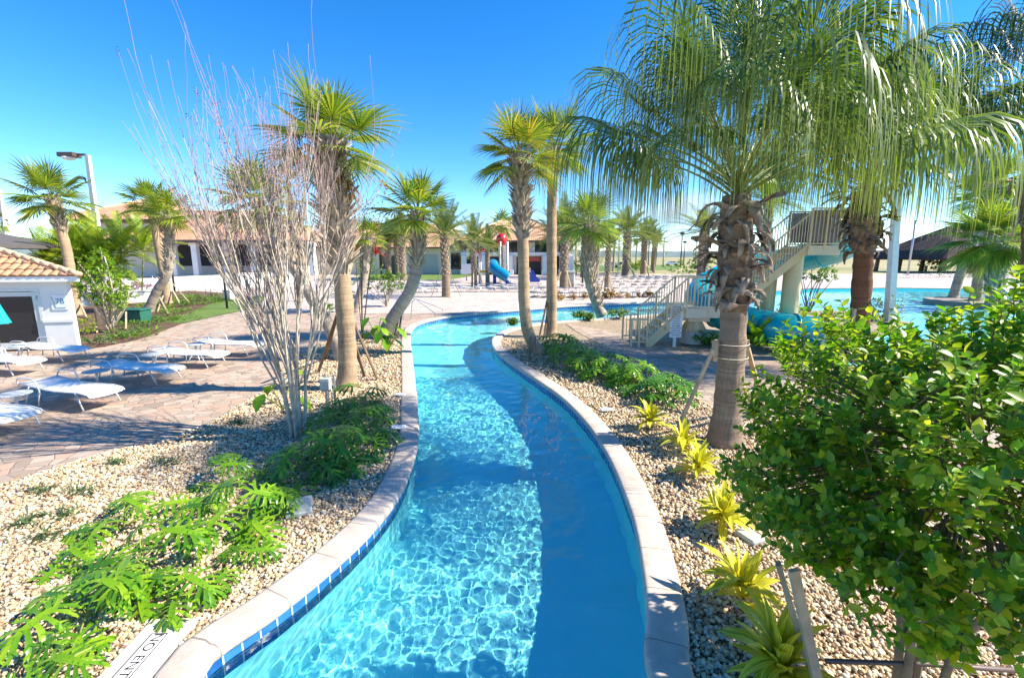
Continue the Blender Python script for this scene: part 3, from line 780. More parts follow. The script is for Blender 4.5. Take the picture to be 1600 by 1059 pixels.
# ---------------------------------------------------------------- palms
def brace(root_loc, pts_list, label, mat=None, group=None, w=.07):
    """stakes that prop a palm: each a leaning timber of its own"""
    th = thing('palm_brace', label, 'stake', root_loc, 0, group); o = Vector(root_loc)
    for a, b in pts_list:
        mb = MB(); mb.beam(Vector(a) - o, Vector(b) - o, w, w * .6); mb.build('timber', mat or M_wood, th, smooth=False)
    return th
def sabal(name, label, px, Y=None, r0=.2, r1=.16, seed=1, n=28, plen=.75, rad=1.0, boots=(.55, 1.0), nboot=60, trunk=None, leaf=None, group=None, dry=0, nseg=32, droop=.35, el1=-25, bootL=.36, dY=None, bout=.5, bthick=.032, el0=88):
    rng = random.Random(seed); b = P(*px[0]); Y = b.y
    pts = [Vector((0, 0, -.05))] + [Q(x, y, Y + (dY[i + 1] if dY else 0)) - b for i, (x, y) in enumerate(px[1:])]
    th = thing(name, label, 'palm tree', b, 0, group)
    tb = MB(); pl = trunk_mesh(tb, pts, r0, r1, rng); tb.build('trunk', trunk or M_sabal_trunk, th)
    top = pts[-1]; H = top.z
    if nboot:
        bm = MB(); boots_on(bm, pl, H * boots[0], H * boots[1] + .02, r1 * 1.05, rng, nboot, bootL, bout, bthick); bm.build('leaf_bases', M_boot, th, smooth=False)
    mb, pet = MB(), MB()
    fan_crown(mb, pet, top, n, plen, rad, rng, nseg, droop, el0=el0, el1=el1)
    mb.build('crown', leaf or M_sabal, th); pet.build('leaf_stalks', M_petiole, th)
    if dry:
        mb, pet = MB(), MB()
        for i in range(dry):
            fan_frond(mb, pet, top - UP * .1, rng.uniform(0, 6.28), R(rng.uniform(-70, -35)), plen * .7, rad * .8, 22, R(120), .6, rng)
        mb.build('dead_fronds', M_dry, th)
    return th
# near left sabal with a thick shaggy boot collar
sabal('cabbage_palm', 'tall cabbage palm with shaggy grey leaf bases, propped by stakes beside the river', [(541, 606), (543, 560), (540, 500), (533, 420), (524, 330), (519, 280), (517, 232)], r0=.215, r1=.17, seed=11, n=23, plen=.66, rad=.98, boots=(.5, 1.0), nboot=120, bootL=.5, bout=.75, bthick=.055, dry=2, nseg=38, el1=-18, droop=.35)
b = P(541, 606)
brace(b, [(P(498, 580), Q(527, 492, 10.75)), (P(590, 592), Q(546, 488, 10.85)), (P(570, 588), Q(540, 492, 10.7)), (P(508, 560) , Q(528, 488, 11.0))], 'leaning wooden stakes propping the tall cabbage palm by the river', M_wood_dk)
# leaning palm behind it, its head lost among the bare twigs
sabal('cabbage_palm', 'cabbage palm leaning hard over the paving behind the bare tree', [(536, 560), (515, 512), (490, 470), (455, 410), (420, 350), (400, 318)], r0=.19, r1=.15, seed=12, n=24, plen=.6, rad=.9, boots=(.6, 1), nboot=40, trunk=M_grey_trunk, nseg=26)
# leaning palm at the steps
sabal('cabbage_palm', 'grey cabbage palm leaning towards the pool steps', [(594, 527), (618, 490), (640, 455), (652, 415), (654, 375), (653, 336)], r0=.25, r1=.2, seed=13, n=24, plen=.7, rad=1.05, boots=(.55, 1), nboot=50, trunk=M_grey_trunk, nseg=28, el1=-20, droop=.3, el0=95)
brace(P(600, 524), [(P(616, 525), Q(626, 485, 18.6)), (P(622, 527), Q(628, 488, 18.2))], 'short dark props under the palm leaning at the pool steps', M_wood_dk)
# small leaning palm with red bromeliads
bro = sabal('cabbage_palm', 'short leaning cabbage palm with red bromeliads tied round its neck', [(556, 487), (562, 460), (570, 430), (572, 405), (574, 372)], r0=.22, r1=.18, seed=14, n=18, plen=.6, rad=.85, boots=(.5, 1), nboot=30, trunk=M_grey_trunk, nseg=24)
def bromeliad(px, Y, label, n=22, L=.5, W=.07, seed=2):
    c = Q(px[0], px[1], Y); r = random.Random(seed); th = thing('bromeliad', label, 'bromeliad', c, 0); mb = MB()
    for i in range(n):
        az = i * 2.4; el = R(75 - 75 * i / n); pts, d = bent(Vector((math.cos(az), math.sin(az), 0)) * .04, az, el, L * r.uniform(.7, 1.1), .9, 5)
        mb.strip(pts, Vector((-math.sin(az), math.cos(az), 0)), [W * q for q in (.7, 1, .9, .7, .4, .05)])
    mb.build('leaves', M_redleaf, th)
bromeliad((556, 392), 27.0, 'red bromeliad tied on the short leaning palm, on its outer side', 30, .75, .1)
bromeliad((588, 396), 26.6, 'red bromeliad tied on the short leaning palm, on the side nearer the lawn', 30, .7, .1, 4)
bromeliad((523, 348), 10.55, 'red bromeliad wedged high among the leaf bases of the tall palm', 20, .3, .05, 5)
bromeliad((528, 380), 10.55, 'red bromeliad tied low on the trunk of the tall palm', 24, .34, .05, 6)
# centre pair on the island
sabal('cabbage_palm', 'front palm of the island pair with its trunk bowed out at the foot', [(846, 551), (832, 535), (823, 510), (819, 470), (818, 420), (815, 320), (810, 246)], r0=.19, r1=.17, seed=15, n=23, plen=.64, rad=.98, boots=(.6, 1), nboot=70, bout=.8, bthick=.05, leaf=M_sabal_y, nseg=36, el1=-35)
sabal('cabbage_palm', 'straight palm standing just behind the bowed island palm', [(861, 524), (862, 480), (862, 430), (862, 340), (864, 234)], r0=.21, r1=.18, seed=16, n=22, plen=.75, rad=1.12, boots=(.85, 1), nboot=24, nseg=36, el1=-35)
brace(P(846, 551), [(P(828, 560), Q(829, 526, 14.2)), (P(834, 566), Q(836, 527, 14.0))], 'pair of short wooden props at the foot of the bowed island palm', M_wood_dk)
brace(P(861, 524), [(P(842, 530), Q(858, 455, 18.0)), (P(850, 527), Q(860, 450, 18.3))], 'long leaning props behind the bowed island palm', M_wood_dk)
# booted palm further along the island
sabal('cabbage_palm', 'leaning cabbage palm criss-crossed with pale boots from top to foot', [(941, 492), (930, 470), (922, 440), (919, 400), (921, 350)], r0=.25, r1=.23, seed=17, n=26, plen=.8, rad=1.15, boots=(.08, 1), nboot=110, trunk=M_grey_trunk, nseg=30, el1=-40, bootL=.4, bout=.25)
# palms of the left side
sabal('cabbage_palm', 'lone cabbage palm rising behind the tiled hut', [(119, 492), (112, 440), (104, 390), (90, 340), (82, 312)], r0=.24, r1=.2, seed=18, n=26, plen=.85, rad=1.2, boots=(.72, 1), nboot=44, nseg=30, trunk=M_sabal_trunk)
brace(P(119, 492), [(P(136, 497), Q(113, 446, 26.3)), (P(104, 497), Q(111, 446, 26.1))], 'thin timber props on the palm behind the tiled hut')
sabal('cabbage_palm', 'upright palm of the crossing pair above the mulch bed', [(262, 476), (256, 430), (245, 370), (234, 320)], r0=.26, r1=.22, seed=19, n=22, plen=.75, rad=1.15, boots=(.9, 1), nboot=16, nseg=26)
sabal('cabbage_palm', 'leaning palm of the crossing pair, its foot swung out to the paving', [(231, 486), (245, 455), (262, 425), (264, 385), (263, 336)], r0=.24, r1=.21, seed=20, n=22, plen=.7, rad=1.1, boots=(.3, 1), nboot=60, trunk=M_grey_trunk, nseg=26)
brace(P(255, 480), [(P(246, 488), Q(255, 462, 29)), (P(263, 490), Q(247, 460, 29)), (P(283, 478), Q(262, 438, 30)), (P(297, 474), Q(263, 436, 30))], 'pale timber props under the crossing pair of palms', M_wood)
# far right
sabal('cabbage_palm', 'bushy cabbage palm with yellowing skirt and pale criss-cross boots beyond the big pool', [(1552, 476), (1553, 440), (1553, 405), (1550, 375)], r0=.36, r1=.34, seed=21, n=34, plen=1.1, rad=2.0, boots=(.05, 1), nboot=60, leaf=M_sabal, dry=5, nseg=36, el1=-50, bootL=.55, bout=.2, bthick=.06)
sabal('cabbage_palm', 'leaning grey palm trunk nearest the thatched roof', [(1489, 465), (1500, 430), (1515, 395), (1530, 350), (1540, 310)], r0=.3, r1=.26, seed=22, n=22, plen=1.0, rad=1.7, boots=(.9, 1), nboot=14, trunk=M_grey_trunk, nseg=26, leaf=M_sabal)
sabal('cabbage_palm', 'straight grey palm trunk between the leaning trunk and the booted palm', [(1524, 470), (1530, 430), (1537, 395), (1546, 340), (1552, 290)], r0=.33, r1=.3, seed=23, n=22, plen=1.0, rad=1.7, boots=(.9, 1), nboot=14, trunk=M_grey_trunk, nseg=26, leaf=M_sabal)

# ---- weeping ribbon palms
def ribbon_palm(label, px, seed, r0, r1, trunk, leaf, n=26, plen=1.35, rad=1.75, nseg=60, skirt=(.35, .8), dY=None, droop=7.0, el1=12, el0=87, nskirt=42, group=None):
    rng = random.Random(seed); b = P(*px[0]); th = thing('ribbon_palm', label, 'palm tree', b, 0, group)
    pts = [Vector((0, 0, -.05))] + [Q(x, y, b.y) - b for x, y in px[1:]]
    tb = MB(); pl = trunk_mesh(tb, pts, r0, r1, rng, 18, .5); tb.build('trunk', trunk, th); top = pts[-1]
    # fibrous collar hidden under dry sheaths: broad curling bands, loose at the ends
    z0, z1 = skirt; co = MB(); cz = [p for p in pl if z0 - .1 < p.z < z1 + .3]; kk = len(cz)
    co.tube(cz, [r1 * (1.03 + .5 * math.sin(math.pi * min(1, (i + .6) / kk)) ** .6 * rng.uniform(.8, 1.2)) for i in range(kk)], 11); co.build('fibre_collar', M_boot_dk, th)
    sk = MB()
    for i in range(nskirt):
        f = (i + .5) / nskirt; z = z0 + (z1 - z0) * f; c = min(pl, key=lambda p: abs(p.z - z)); az = i * 2.39996 + rng.uniform(-.4, .4)
        o = Vector((math.cos(az), math.sin(az), 0)); s = Vector((-o.y, o.x, 0)); kr = r1 / .17; L = rng.uniform(.28, .62) * kr * (.6 + .6 * f); wd = rng.uniform(.05, .13) * kr; cur = rng.uniform(.15, 1.3)
        p = c + o * r1 * 1.2 + UP * (z - c.z); P_ = [p]; d = (o * rng.uniform(.5, 1.0) + UP * rng.uniform(.1, .9) + s * rng.uniform(-.9, .9)).normalized(); S_ = [s]
        tw = rng.uniform(-.5, .5)
        for q in range(7):
            P_.append(P_[-1] + d * L / 7); d = (d - UP * cur * .45 + s * rng.uniform(-.3, .3) - o * cur * .12).normalized(); S_.append((s * math.cos(tw * q * .4) + UP * math.sin(tw * q * .4)).normalized())
        vs = []; fs = []
        for q, pp in enumerate(P_):
            w_ = wd * (1 - .7 * (q / 7) ** 1.5) * rng.uniform(.85, 1.15); t_ = .03 * kr * (1 - .5 * q / 7); ss = S_[q]; nn = o
            vs += [pp - ss * w_ - nn * t_ * .8, pp - ss * w_ * .5 + nn * t_, pp + ss * w_ * .5 + nn * t_, pp + ss * w_ - nn * t_ * .8, pp + ss * w_ * .4 + nn * t_ * .2, pp - ss * w_ * .4 + nn * t_ * .2]
        for q in range(7):
            for j in range(6): fs.append((q * 6 + j, q * 6 + (j + 1) % 6, q * 6 + 6 + (j + 1) % 6, q * 6 + 6 + j))
        fs.append(tuple(42 + j for j in range(6))); sk.add(vs, fs)
    sk.build('dry_sheaths', [M_boot_dk, M_boot_gr][seed % 2], th, smooth=True, angle=50)
    mb, pet = MB(), MB()
    for i in range(n):
        f = (i + .5) / n; az = i * 2.39996 + rng.uniform(-.3, .3); el = R(el0 + (el1 - el0) * f ** .9 + rng.uniform(-10, 10)); k = rng.uniform(.85, 1.12)
        fan_frond(mb, pet, top + UP * rng.uniform(-.15, .15), az, el, plen * k, rad * k, nseg, R(215), droop * rng.uniform(.75, 1.3), rng, .33, 9, .50, .5, .2)
    mb.build('crown', leaf, th); pet.build('leaf_stalks', M_petiole, th); return th
ribbon_palm('big weeping ribbon palm nearest the slide stairs, with straps bracing its thick trunk', [(1132, 690), (1140, 600), (1146, 500), (1148, 420), (1150, 350), (1151, 303)], 31, .235, .17, M_rib_trunk, M_ribbon, n=40, plen=1.75, rad=2.05, el1=33, skirt=(2.3, 3.85), nskirt=105)
ribbon_palm('second weeping ribbon palm with a reddish trunk, in front of the big pool', [(1338, 560), (1343, 500), (1347, 440), (1350, 380), (1352, 340), (1354, 298)], 32, .27, .24, M_red_trunk, M_ribbon, n=42, plen=2.35, rad=2.7, nseg=56, el1=33, skirt=(3.2, 5.1), nskirt=90)
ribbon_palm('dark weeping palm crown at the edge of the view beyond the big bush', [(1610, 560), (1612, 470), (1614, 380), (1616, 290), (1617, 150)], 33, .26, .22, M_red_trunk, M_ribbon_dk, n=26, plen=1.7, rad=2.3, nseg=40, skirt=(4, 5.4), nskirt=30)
# strapped brace of the big ribbon palm
b = P(1132, 690)
th = thing('palm_brace', 'timber props with strapped blocks round the big ribbon palm trunk', 'stake', b)
ring = Q(1140, 545, b.y) - b
for k, (dx, dy) in enumerate(((-.27, -.05), (.27, .0), (0, .27))):
    mb = MB(); mb.box((ring.x + dx * .97, ring.y + dy * .97, ring.z - .02), (.075, .075, .34)); mb.build('block', M_wood, th, smooth=False)
for foot, k in (((1048, 690), (-.30, -.08)), ((1196, 642), (.30, .02)), ((1180, 640), (.02, .3))):
    mb = MB(); f = P(*foot) - b; mb.beam(f + Vector((0, 0, -.04)), Vector((ring.x + k[0], ring.y + k[1], ring.z + .02)), .07, .045); mb.build('timber', M_wood, th, smooth=False)
for dz in (.1, -.12):
    mb = MB(); mb.tube([Vector((ring.x + .285 * math.cos(a * .3927), ring.y + .285 * math.sin(a * .3927), ring.z + dz)) for a in range(16)], .008, 4, closed=True); mb.build('strap', simple('strap_%d' % (dz > 0), (.5, .45, .36), .6), th)
b2 = P(1338, 560); ring = Q(1345, 492, b2.y) - b2
th = thing('palm_brace', 'pale strapped blocks round the reddish ribbon palm trunk', 'stake', b2)
for k, (dx, dy) in enumerate(((-.3, -.12), (.3, -.12), (0, .3))):
    mb = MB(); mb.box((ring.x + dx, ring.y + dy, ring.z), (.08, .08, .4)); mb.build('block', M_wood, th, smooth=False)
for dx, dy in ((-1.5, -.5), (1.5, -.5)):
    mb = MB(); mb.beam(Vector((ring.x + dx * .2, ring.y + dy * .2, ring.z)), Vector((dx, dy, -.05)), .08, .05); mb.build('timber', M_wood, th, smooth=False)

# ---- date palms across the river: one modelled, the others copied
def date_proto(label, seed, H, r, L, nfr=34, nl=30):
    rng = random.Random(seed); th = thing('date_palm', label, 'palm tree', (0, 0, 0), 0, 'date palms on the far deck')
    tb = MB(); pl = trunk_mesh(tb, [Vector((0, 0, -.05)), Vector((.03, 0, H * .4)), Vector((-.02, .02, H * .8)), Vector((0, 0, H))], r, r * .9, rng, 12, .15); tb.build('trunk', M_date_trunk, th)
    bm = MB(); boots_on(bm, pl, H * .3, H * 1.0, r * .95, rng, 90, .24, .35, .05, cross=False); bm.build('leaf_bases', M_boot, th, smooth=False)
    mb, pet = MB(), MB(); pinnate_crown(mb, pet, Vector((0, 0, H)), nfr, L, rng, nl, .62, 86, -8, .85, .05)
    mb.build('crown', M_date, th); pet.build('leaf_stalks', M_petiole, th); return th
dp = date_proto('date palm in a planted circle with two white props, nearest across the pool', 41, 5.0, .33, 3.1)
dp.location = P(697, 463)
def put_date(px, top, label, rz, k=1.0):
    p = P(*px); s = (Q(px[0], top, p.y).z) / 5.0
    return copy_thing(dp, label, p, rz, (s * k, s * k, s))
dp.scale = (1, 1, Q(695, 368, dp.location.y).z / 5.0)
brace(P(697, 463), [(P(674, 464), Q(690, 418, 35)), (P(720, 464), Q(700, 416, 35))], 'splayed pale props of the date palm in the planted circle', M_wood)
DATE = [((741, 449), 377, 'slimmer date palm in front of the pale play slide', .7, 1.0), ((630, 437), 370, 'date palm beside the shut wall door of the low building', 1.9, 1.3),
        ((608, 436), 378, 'date palm half hidden behind the short leaning palm', 2.8, 1.2), ((622, 434), 374, 'date palm close behind its twin by the low building', .2, 1.1), ((881, 449), 360, 'date palm just past the island pair, before the two storey block', 3.4, 1.15),
        ((948, 456), 386, 'low date palm with yellow fronds beside the booted palm', 4.1, .95), ((977, 430), 362, 'tall date palm in the middle of the sunbed rows', 5.0, 1.3), ((1005, 428), 374, 'date palm with fronds blown to one side by the sunbeds', 1.2, 1.3),
        ((1096, 432), 362, 'hazy date palm beyond the top of the slide stairs', 2.2, 1.6), ((1187, 477), 318, 'date palm whose head shows above the slide platform', .9, .7), ((912, 433), 366, 'date palm between the booted palm and the two storey block', 3.0, 1.2), ((930, 436), 372, 'date palm right behind the booted palm', 5.2, 1.2), ((1020, 426), 380, 'short date palm past the wind blown one', 2.9, 1.1), ((762, 446), 386, 'short date palm under the red ball of the play frame', 1.9, .9), ((862, 447), 372, 'thin date palm squeezed between the island pair trunks', 2.6, .9)]
for a in DATE: put_date(*a)
b = P(977, 430); brace(b, [(P(962, 432), Q(976, 405, b.y)), (P(992, 432), Q(979, 405, b.y))], 'pale props of the tall date palm by the sunbeds', M_wood, w=.16)
b = P(1005, 428); brace(b, [(P(1021, 430), Q(1006, 405, b.y)), (P(1014, 432), Q(1008, 407, b.y))], 'pale props of the wind blown date palm', M_wood, w=.16)
b = P(948, 456); brace(b, [(P(938, 458), Q(947, 420, b.y)), (P(958, 458), Q(950, 420, b.y))], 'pale props of the low yellow date palm', M_wood, w=.09)
b = P(881, 449); brace(b, [(P(893, 451), Q(884, 418, b.y)), (P(866, 451), Q(879, 418, b.y))], 'pale props of the date palm past the island pair', M_wood, w=.1)
b = P(741, 449); brace(b, [(P(756, 450), Q(744, 415, b.y)), (P(740, 453), Q(740, 415, b.y))], 'pale props of the slimmer date palm', M_wood, w=.1)
# far, thin-trunked palms: one modelled, others copied
def far_palm(label, seed, H):
    rng = random.Random(seed); th = thing('cabbage_palm', label, 'palm tree', (0, 0, 0), 0, 'small palms far behind the sunbeds')
    tb = MB(); trunk_mesh(tb, [Vector((0, 0, -.05)), Vector((.1, 0, H * .5)), Vector((.25, 0, H))], .2, .17, rng, 8, .2); tb.build('trunk', M_grey_trunk, th)
    mb, pet = MB(), MB(); fan_crown(mb, pet, Vector((.25, 0, H)), 18, .7, 1.1, rng, 14, .5); mb.build('crown', M_sabal, th); return th
fp = far_palm('small leaning palm far off against the pale sky', 51, 5.0); fp.location = P(1024, 418); fp.scale = (1.1, 1.1, Q(1030, 372, fp.location.y).z / 5)
for px, top, label, rz, k in (((993, 422), 372, 'thin far palm just past the tall date palm', 1, 1.0), ((985, 420), 360, 'thin tall far palm half behind the tall date palm', 3, 1.2), ((1013, 419), 356, 'thin tall far palm between two date palms', 2, 1.1), ((787, 438), 352, 'round headed palm behind the play slide', 4, 1.25), ((900, 428), 362, 'small far palm in front of the two storey block', 2.5, 1.0), ((958, 424), 358, 'small far palm behind the low yellow date palm', .4, 1.2), ((520, 424), 366, 'palm before the porch behind the tall cabbage palm', .4, 1.3), ((470, 430), 352, 'palm before the porch behind the bare tree', 1.4, 1.2), ((22, 452), 348, 'far palm with its fronds still tied up, above the hut roof', 0, .35)):
    p = P(*px); copy_thing(fp, label, p, rz, (k, k, Q(px[0], top, p.y).z / 5))
# ---------------------------------------------------------------- bare multi-stem tree
def bare_tree():
    rng = random.Random(61); b = P(465, 678); th = thing('bare_tree', 'bare pale-barked tree with many stems rising from the gravel', 'tree', b)
    tr, br, tw, tr2, pod, red = MB(), MB(), MB(), MB(), MB(), MB()
    def limb(mb, p, d, L, r0, r1, k, wob, lift=.0, n=6):
        pts = [p]; dd = d.copy(); rad = [r0]
        for i in range(k):
            dd = (dd + Vector((rng.gauss(0, wob), rng.gauss(0, wob), lift + rng.gauss(0, wob * .5)))).normalized()
            pts.append(pts[-1] + dd * L / k); rad.append(r0 + (r1 - r0) * (i + 1) / k)
        mb.tube(pts, rad, n); return pts, dd
    def side(d, ang):
        s, n = frame(d); a = rng.uniform(0, 6.28); o = s * math.cos(a) + n * math.sin(a) * .8
        return (d * math.cos(ang) + o * math.sin(ang)).normalized()
    def grow(p, d, L, r, lvl):
        mb = (br, br, tw, tr2)[min(lvl, 3)]
        pts, dd = limb(mb, p, d, L, r, r * .55, 6, .085, .05, 6 if lvl < 2 else 4)
        if lvl in (1, 2):
            for q in range(2):
                a = rng.randrange(1, len(pts)); limb(tr2, pts[a], side(dd, R(rng.uniform(22, 48))), rng.uniform(.15, .5), r * .4, r * .15, 3, .12, .08, 3)
        if lvl >= 3:
            x = rng.random()
            if x < .05:
                for q in range(9):
                    c = pts[-1] + Vector((rng.gauss(0, .04), rng.gauss(0, .04), rng.gauss(0, .05))); pod.lathe([(0.001, -.01), (.011, 0), (.001, .012)], c, 5)
            elif x < .085:
                for q in range(3): leaf_simple(red, pts[-1 - q], Vector((rng.gauss(0, 1), rng.gauss(0, 1), .2)).normalized(), Vector((rng.gauss(0, .3), rng.gauss(0, .3), 1)).normalized(), .07, .04, k=2)
            return
        nch = (3, 3, 2)[lvl] if lvl < 3 else 0
        for i in range(nch):
            q = (len(pts) - 1) * (.45 + .55 * (i + 1) / nch); a = int(min(q, len(pts) - 2)); pp = pts[a].lerp(pts[a + 1], q - a)
            grow(pp, side(dd, R(rng.uniform(7, 24))), L * rng.uniform(.6, 1.0), r * (.54 if i < nch - 1 else .62), lvl + 1)
    stems = [(-.20, .05, .9), (-.08, -.1, 1.0), (.02, .12, 1.05), (.10, -.05, 1.0), (.17, .08, .9), (-.14, .18, .85), (.06, -.16, .9)]
    for i, (tx, ty, k) in enumerate(stems):
        p0 = Vector((tx * 1.1, ty * 1.0, -.05)); d = Vector((tx * .45, ty * .5, 1)).normalized()
        pts, dd = limb(tr, p0, d, 1.45 * k, .055 * k, .042, 6, .035, .02, 9)
        for j in range(4):
            dj = Vector((dd.x + tx * 1.5 + rng.uniform(-.30, .22), dd.y + ty * .8 + rng.uniform(-.22, .22), 1)).normalized()
            a = len(pts) - 1 - (j % 3); grow(pts[a], dj, rng.uniform(1.6, 2.1), rng.uniform(.028, .040), 0)
    # low, arching side shoots to the far side
    for j in range(10):
        a = rng.uniform(2.4, 4.2); grow(Vector((-.05, 0, rng.uniform(.9, 1.6))), Vector((math.cos(a) * .55, math.sin(a) * .4, 1)).normalized(), rng.uniform(1.1, 1.6), .016, 1)
    tr.build('trunk', M_palebark, th); br.build('branches', M_palebark, th); tw.build('twigs', M_twig, th); tr2.build('young_twigs', M_twig_red, th)
    pod.build('seed_pods', M_pod, th)['kind'] = 'stuff'; red.build('last_red_leaves', M_redleaf, th); return th
bare_tree().scale = (.56, .75, .85)
# a thin second bare sapling with red leaves, beside the tall palm
def red_sapling():
    rng = random.Random(63); b = P(566, 530); th = thing('red_leaf_sapling', 'thin sapling with a few clusters of red leaves beside the tall palm', 'tree', b); st, lf = MB(), MB()
    for (x, y) in ((555, 318), (583, 322), (600, 335), (570, 330), (585, 345), (557, 240), (603, 292), (578, 277)):
        e = Q(x, y, b.y + rng.uniform(-.6, .6)) - b; m = e * .5 + Vector((rng.uniform(-.2, .2), 0, .4))
        st.tube(catmull([Vector((0, 0, 0)), m, e], 6), [.018 - .0011 * i for i in range(13)], 4)
        for q in range(34):
            c = e + Vector((rng.gauss(0, .16), rng.gauss(0, .16), rng.gauss(0, .15)))
            if y < 280 and q > 9: break
            leaf_simple(lf, c, Vector((rng.gauss(0, 1), rng.gauss(0, 1), rng.gauss(0, .5))).normalized(), Vector((rng.gauss(0, .4), rng.gauss(0, .4), 1)).normalized(), .12, .05, k=2)
    st.build('stems', M_stem, th); lf.build('leaves', M_redleaf, th)
red_sapling()

# ---------------------------------------------------------------- split-leaf philodendrons, left bed
PH = [((150, 962), 'big split-leaf philodendron next to the NO ENTRY tile', 7, .42, .36), ((228, 888), 'bright split-leaf philodendron in the middle of the near gravel', 7, .42, .46), ((196, 822), 'split-leaf philodendron at the back of the near gravel cluster', 5, .38, .36),
      ((378, 822), 'split-leaf philodendron spreading towards the coping', 8, .40, .5), ((345, 765), 'split-leaf philodendron standing behind the one near the coping', 5, .36, .42), ((376, 885), 'small low split-leaf philodendron touching the coping', 3, .28, .16), ((425, 812), 'split-leaf philodendron next to the grey valve cover', 4, .36, .3), ((275, 930), 'yellowing split-leaf philodendron beside the near coping', 3, .32, .22), ((108, 880), 'dark low philodendron at the gravel edge of the near cluster', 3, .32, .2), ((88, 1050), 'small philodendron below the NO ENTRY tile', 4, .28, .2)]
for i, (px, lb, n, sz, st) in enumerate(PH):
    make_philo('philodendron', lb, 'philodendron', P(*px), M_philo, random.Random(100 + i), n, sz, st, 7, 1.0, 'split-leaf philodendrons in the left gravel bed')
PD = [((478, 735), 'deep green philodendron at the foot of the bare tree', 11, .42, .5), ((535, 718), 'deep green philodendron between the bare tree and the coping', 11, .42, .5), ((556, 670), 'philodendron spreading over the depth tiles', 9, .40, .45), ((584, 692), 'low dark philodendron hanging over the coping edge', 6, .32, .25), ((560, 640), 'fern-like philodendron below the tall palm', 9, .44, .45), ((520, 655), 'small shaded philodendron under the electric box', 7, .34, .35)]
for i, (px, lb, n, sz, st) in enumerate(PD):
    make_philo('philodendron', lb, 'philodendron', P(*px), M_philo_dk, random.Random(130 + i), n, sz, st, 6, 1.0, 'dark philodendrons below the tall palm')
# island row
PR = [((868, 548), 'first philodendron of the island row, at the foot of the bowed palm', 22, .30, .5), ((895, 566), 'pale green philodendron second along the island row', 22, .3, .5), ((925, 580), 'philodendron third along the island row', 22, .3, .5), ((955, 594), 'dark philodendron fourth along the island row', 22, .28, .52), ((990, 600), 'philodendron fifth along the island row, by the path', 18, .28, .5), ((1030, 624), 'glossy dark philodendron ending the island row near the propped palm', 26, .28, .55)]
for i, (px, lb, n, sz, st) in enumerate(PR):
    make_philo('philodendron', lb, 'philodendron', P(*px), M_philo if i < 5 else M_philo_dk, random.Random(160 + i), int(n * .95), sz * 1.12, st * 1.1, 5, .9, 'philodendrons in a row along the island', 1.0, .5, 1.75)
# variegated ginger
GI = [((1015, 668), 'small variegated ginger by the depth tile', 26, .34), ((1066, 705), 'variegated ginger at the foot of the timber prop', 26, .36), ((1090, 745), 'variegated ginger leaning out from under the big palm', 24, .36), ((1128, 826), 'bright yellow variegated ginger beside the big bush', 32, .36), ((1160, 940), 'large yellow variegated ginger against the bush stakes', 30, .38), ((1215, 1062), 'nearest variegated ginger at the foot of the wooden stakes', 34, .42)]
for i, (px, lb, n, L) in enumerate(GI):
    make_strap('variegated_ginger', lb, 'ginger plant', P(*px), M_ginger, random.Random(190 + i), int(n * 1.35), L * 1.1, .095, 'variegated gingers beside the right coping')
# elephant ear plants at the top of the left bed
def ear_plant(px, label, seed, n=8, L=.5):
    rng = random.Random(seed); th = thing('elephant_ear', label, 'elephant ear', P(*px)); mb, st = MB(), MB()
    for i in range(n):
        az = i * 2.4 + rng.uniform(-.3, .3); pts, d = bent(Vector((0, 0, 0)), az, R(rng.uniform(35, 80)), rng.uniform(.5, 1.0), .5, 6); st.tube(pts, .015, 5, cap=False)
        h = Vector((math.cos(az), math.sin(az), 0)); dd = (h * .8 - UP * .5).normalized(); n_ = (h * .6 + UP * .8); n_ = (n_ - dd * n_.dot(dd)).normalized()
        leaf_simple(mb, pts[-1] - dd * L * .15, dd, n_, L * rng.uniform(.7, 1.1), L * .55, .25, .6)
    mb.build('leaves', M_philo, th); st.build('stems', M_petiole, th)
ear_plant((605, 552), 'broad-leaved elephant ear by the coping at the top of the bed', 211); ear_plant((588, 532), 'elephant ear in front of the palm leaning at the steps', 212); ear_plant((442, 640), 'single upright elephant ear beside the bare stems', 213, 4, .45)
# weeds
for i, px in enumerate(((65, 764), (128, 766), (185, 722), (262, 722), (370, 660), (40, 815), (70, 835), (100, 800), (585, 628))):
    rng = random.Random(230 + i); th = MB()
    for q in range(60):
        az = rng.uniform(0, 6.28); pts, d = bent(Vector((rng.gauss(0, .1), rng.gauss(0, .06), 0)), az, R(rng.uniform(5, 55)), rng.uniform(.08, .2), .5, 3)
        th.strip(pts, Vector((-math.sin(az), math.cos(az), 0)), [.012, .016, .01, .001])
    o = th.build('weed_tuft', M_weed, None, P(*px))
    tag(o, ('grey-green weed sprawling flat near the paving edge', 'fuller weed tuft next to the sprawling one', 'weed tuft right on the paving border', 'weed tuft alone midway to the bare tree', 'weed tuft just behind the bare stems', 'weed at the very edge of the near gravel', 'weed beside the lowest dark philodendron', 'trailing weed between the two edge tufts', 'dry weed beside the palm props')[i], 'weed', 'weeds in the left gravel')

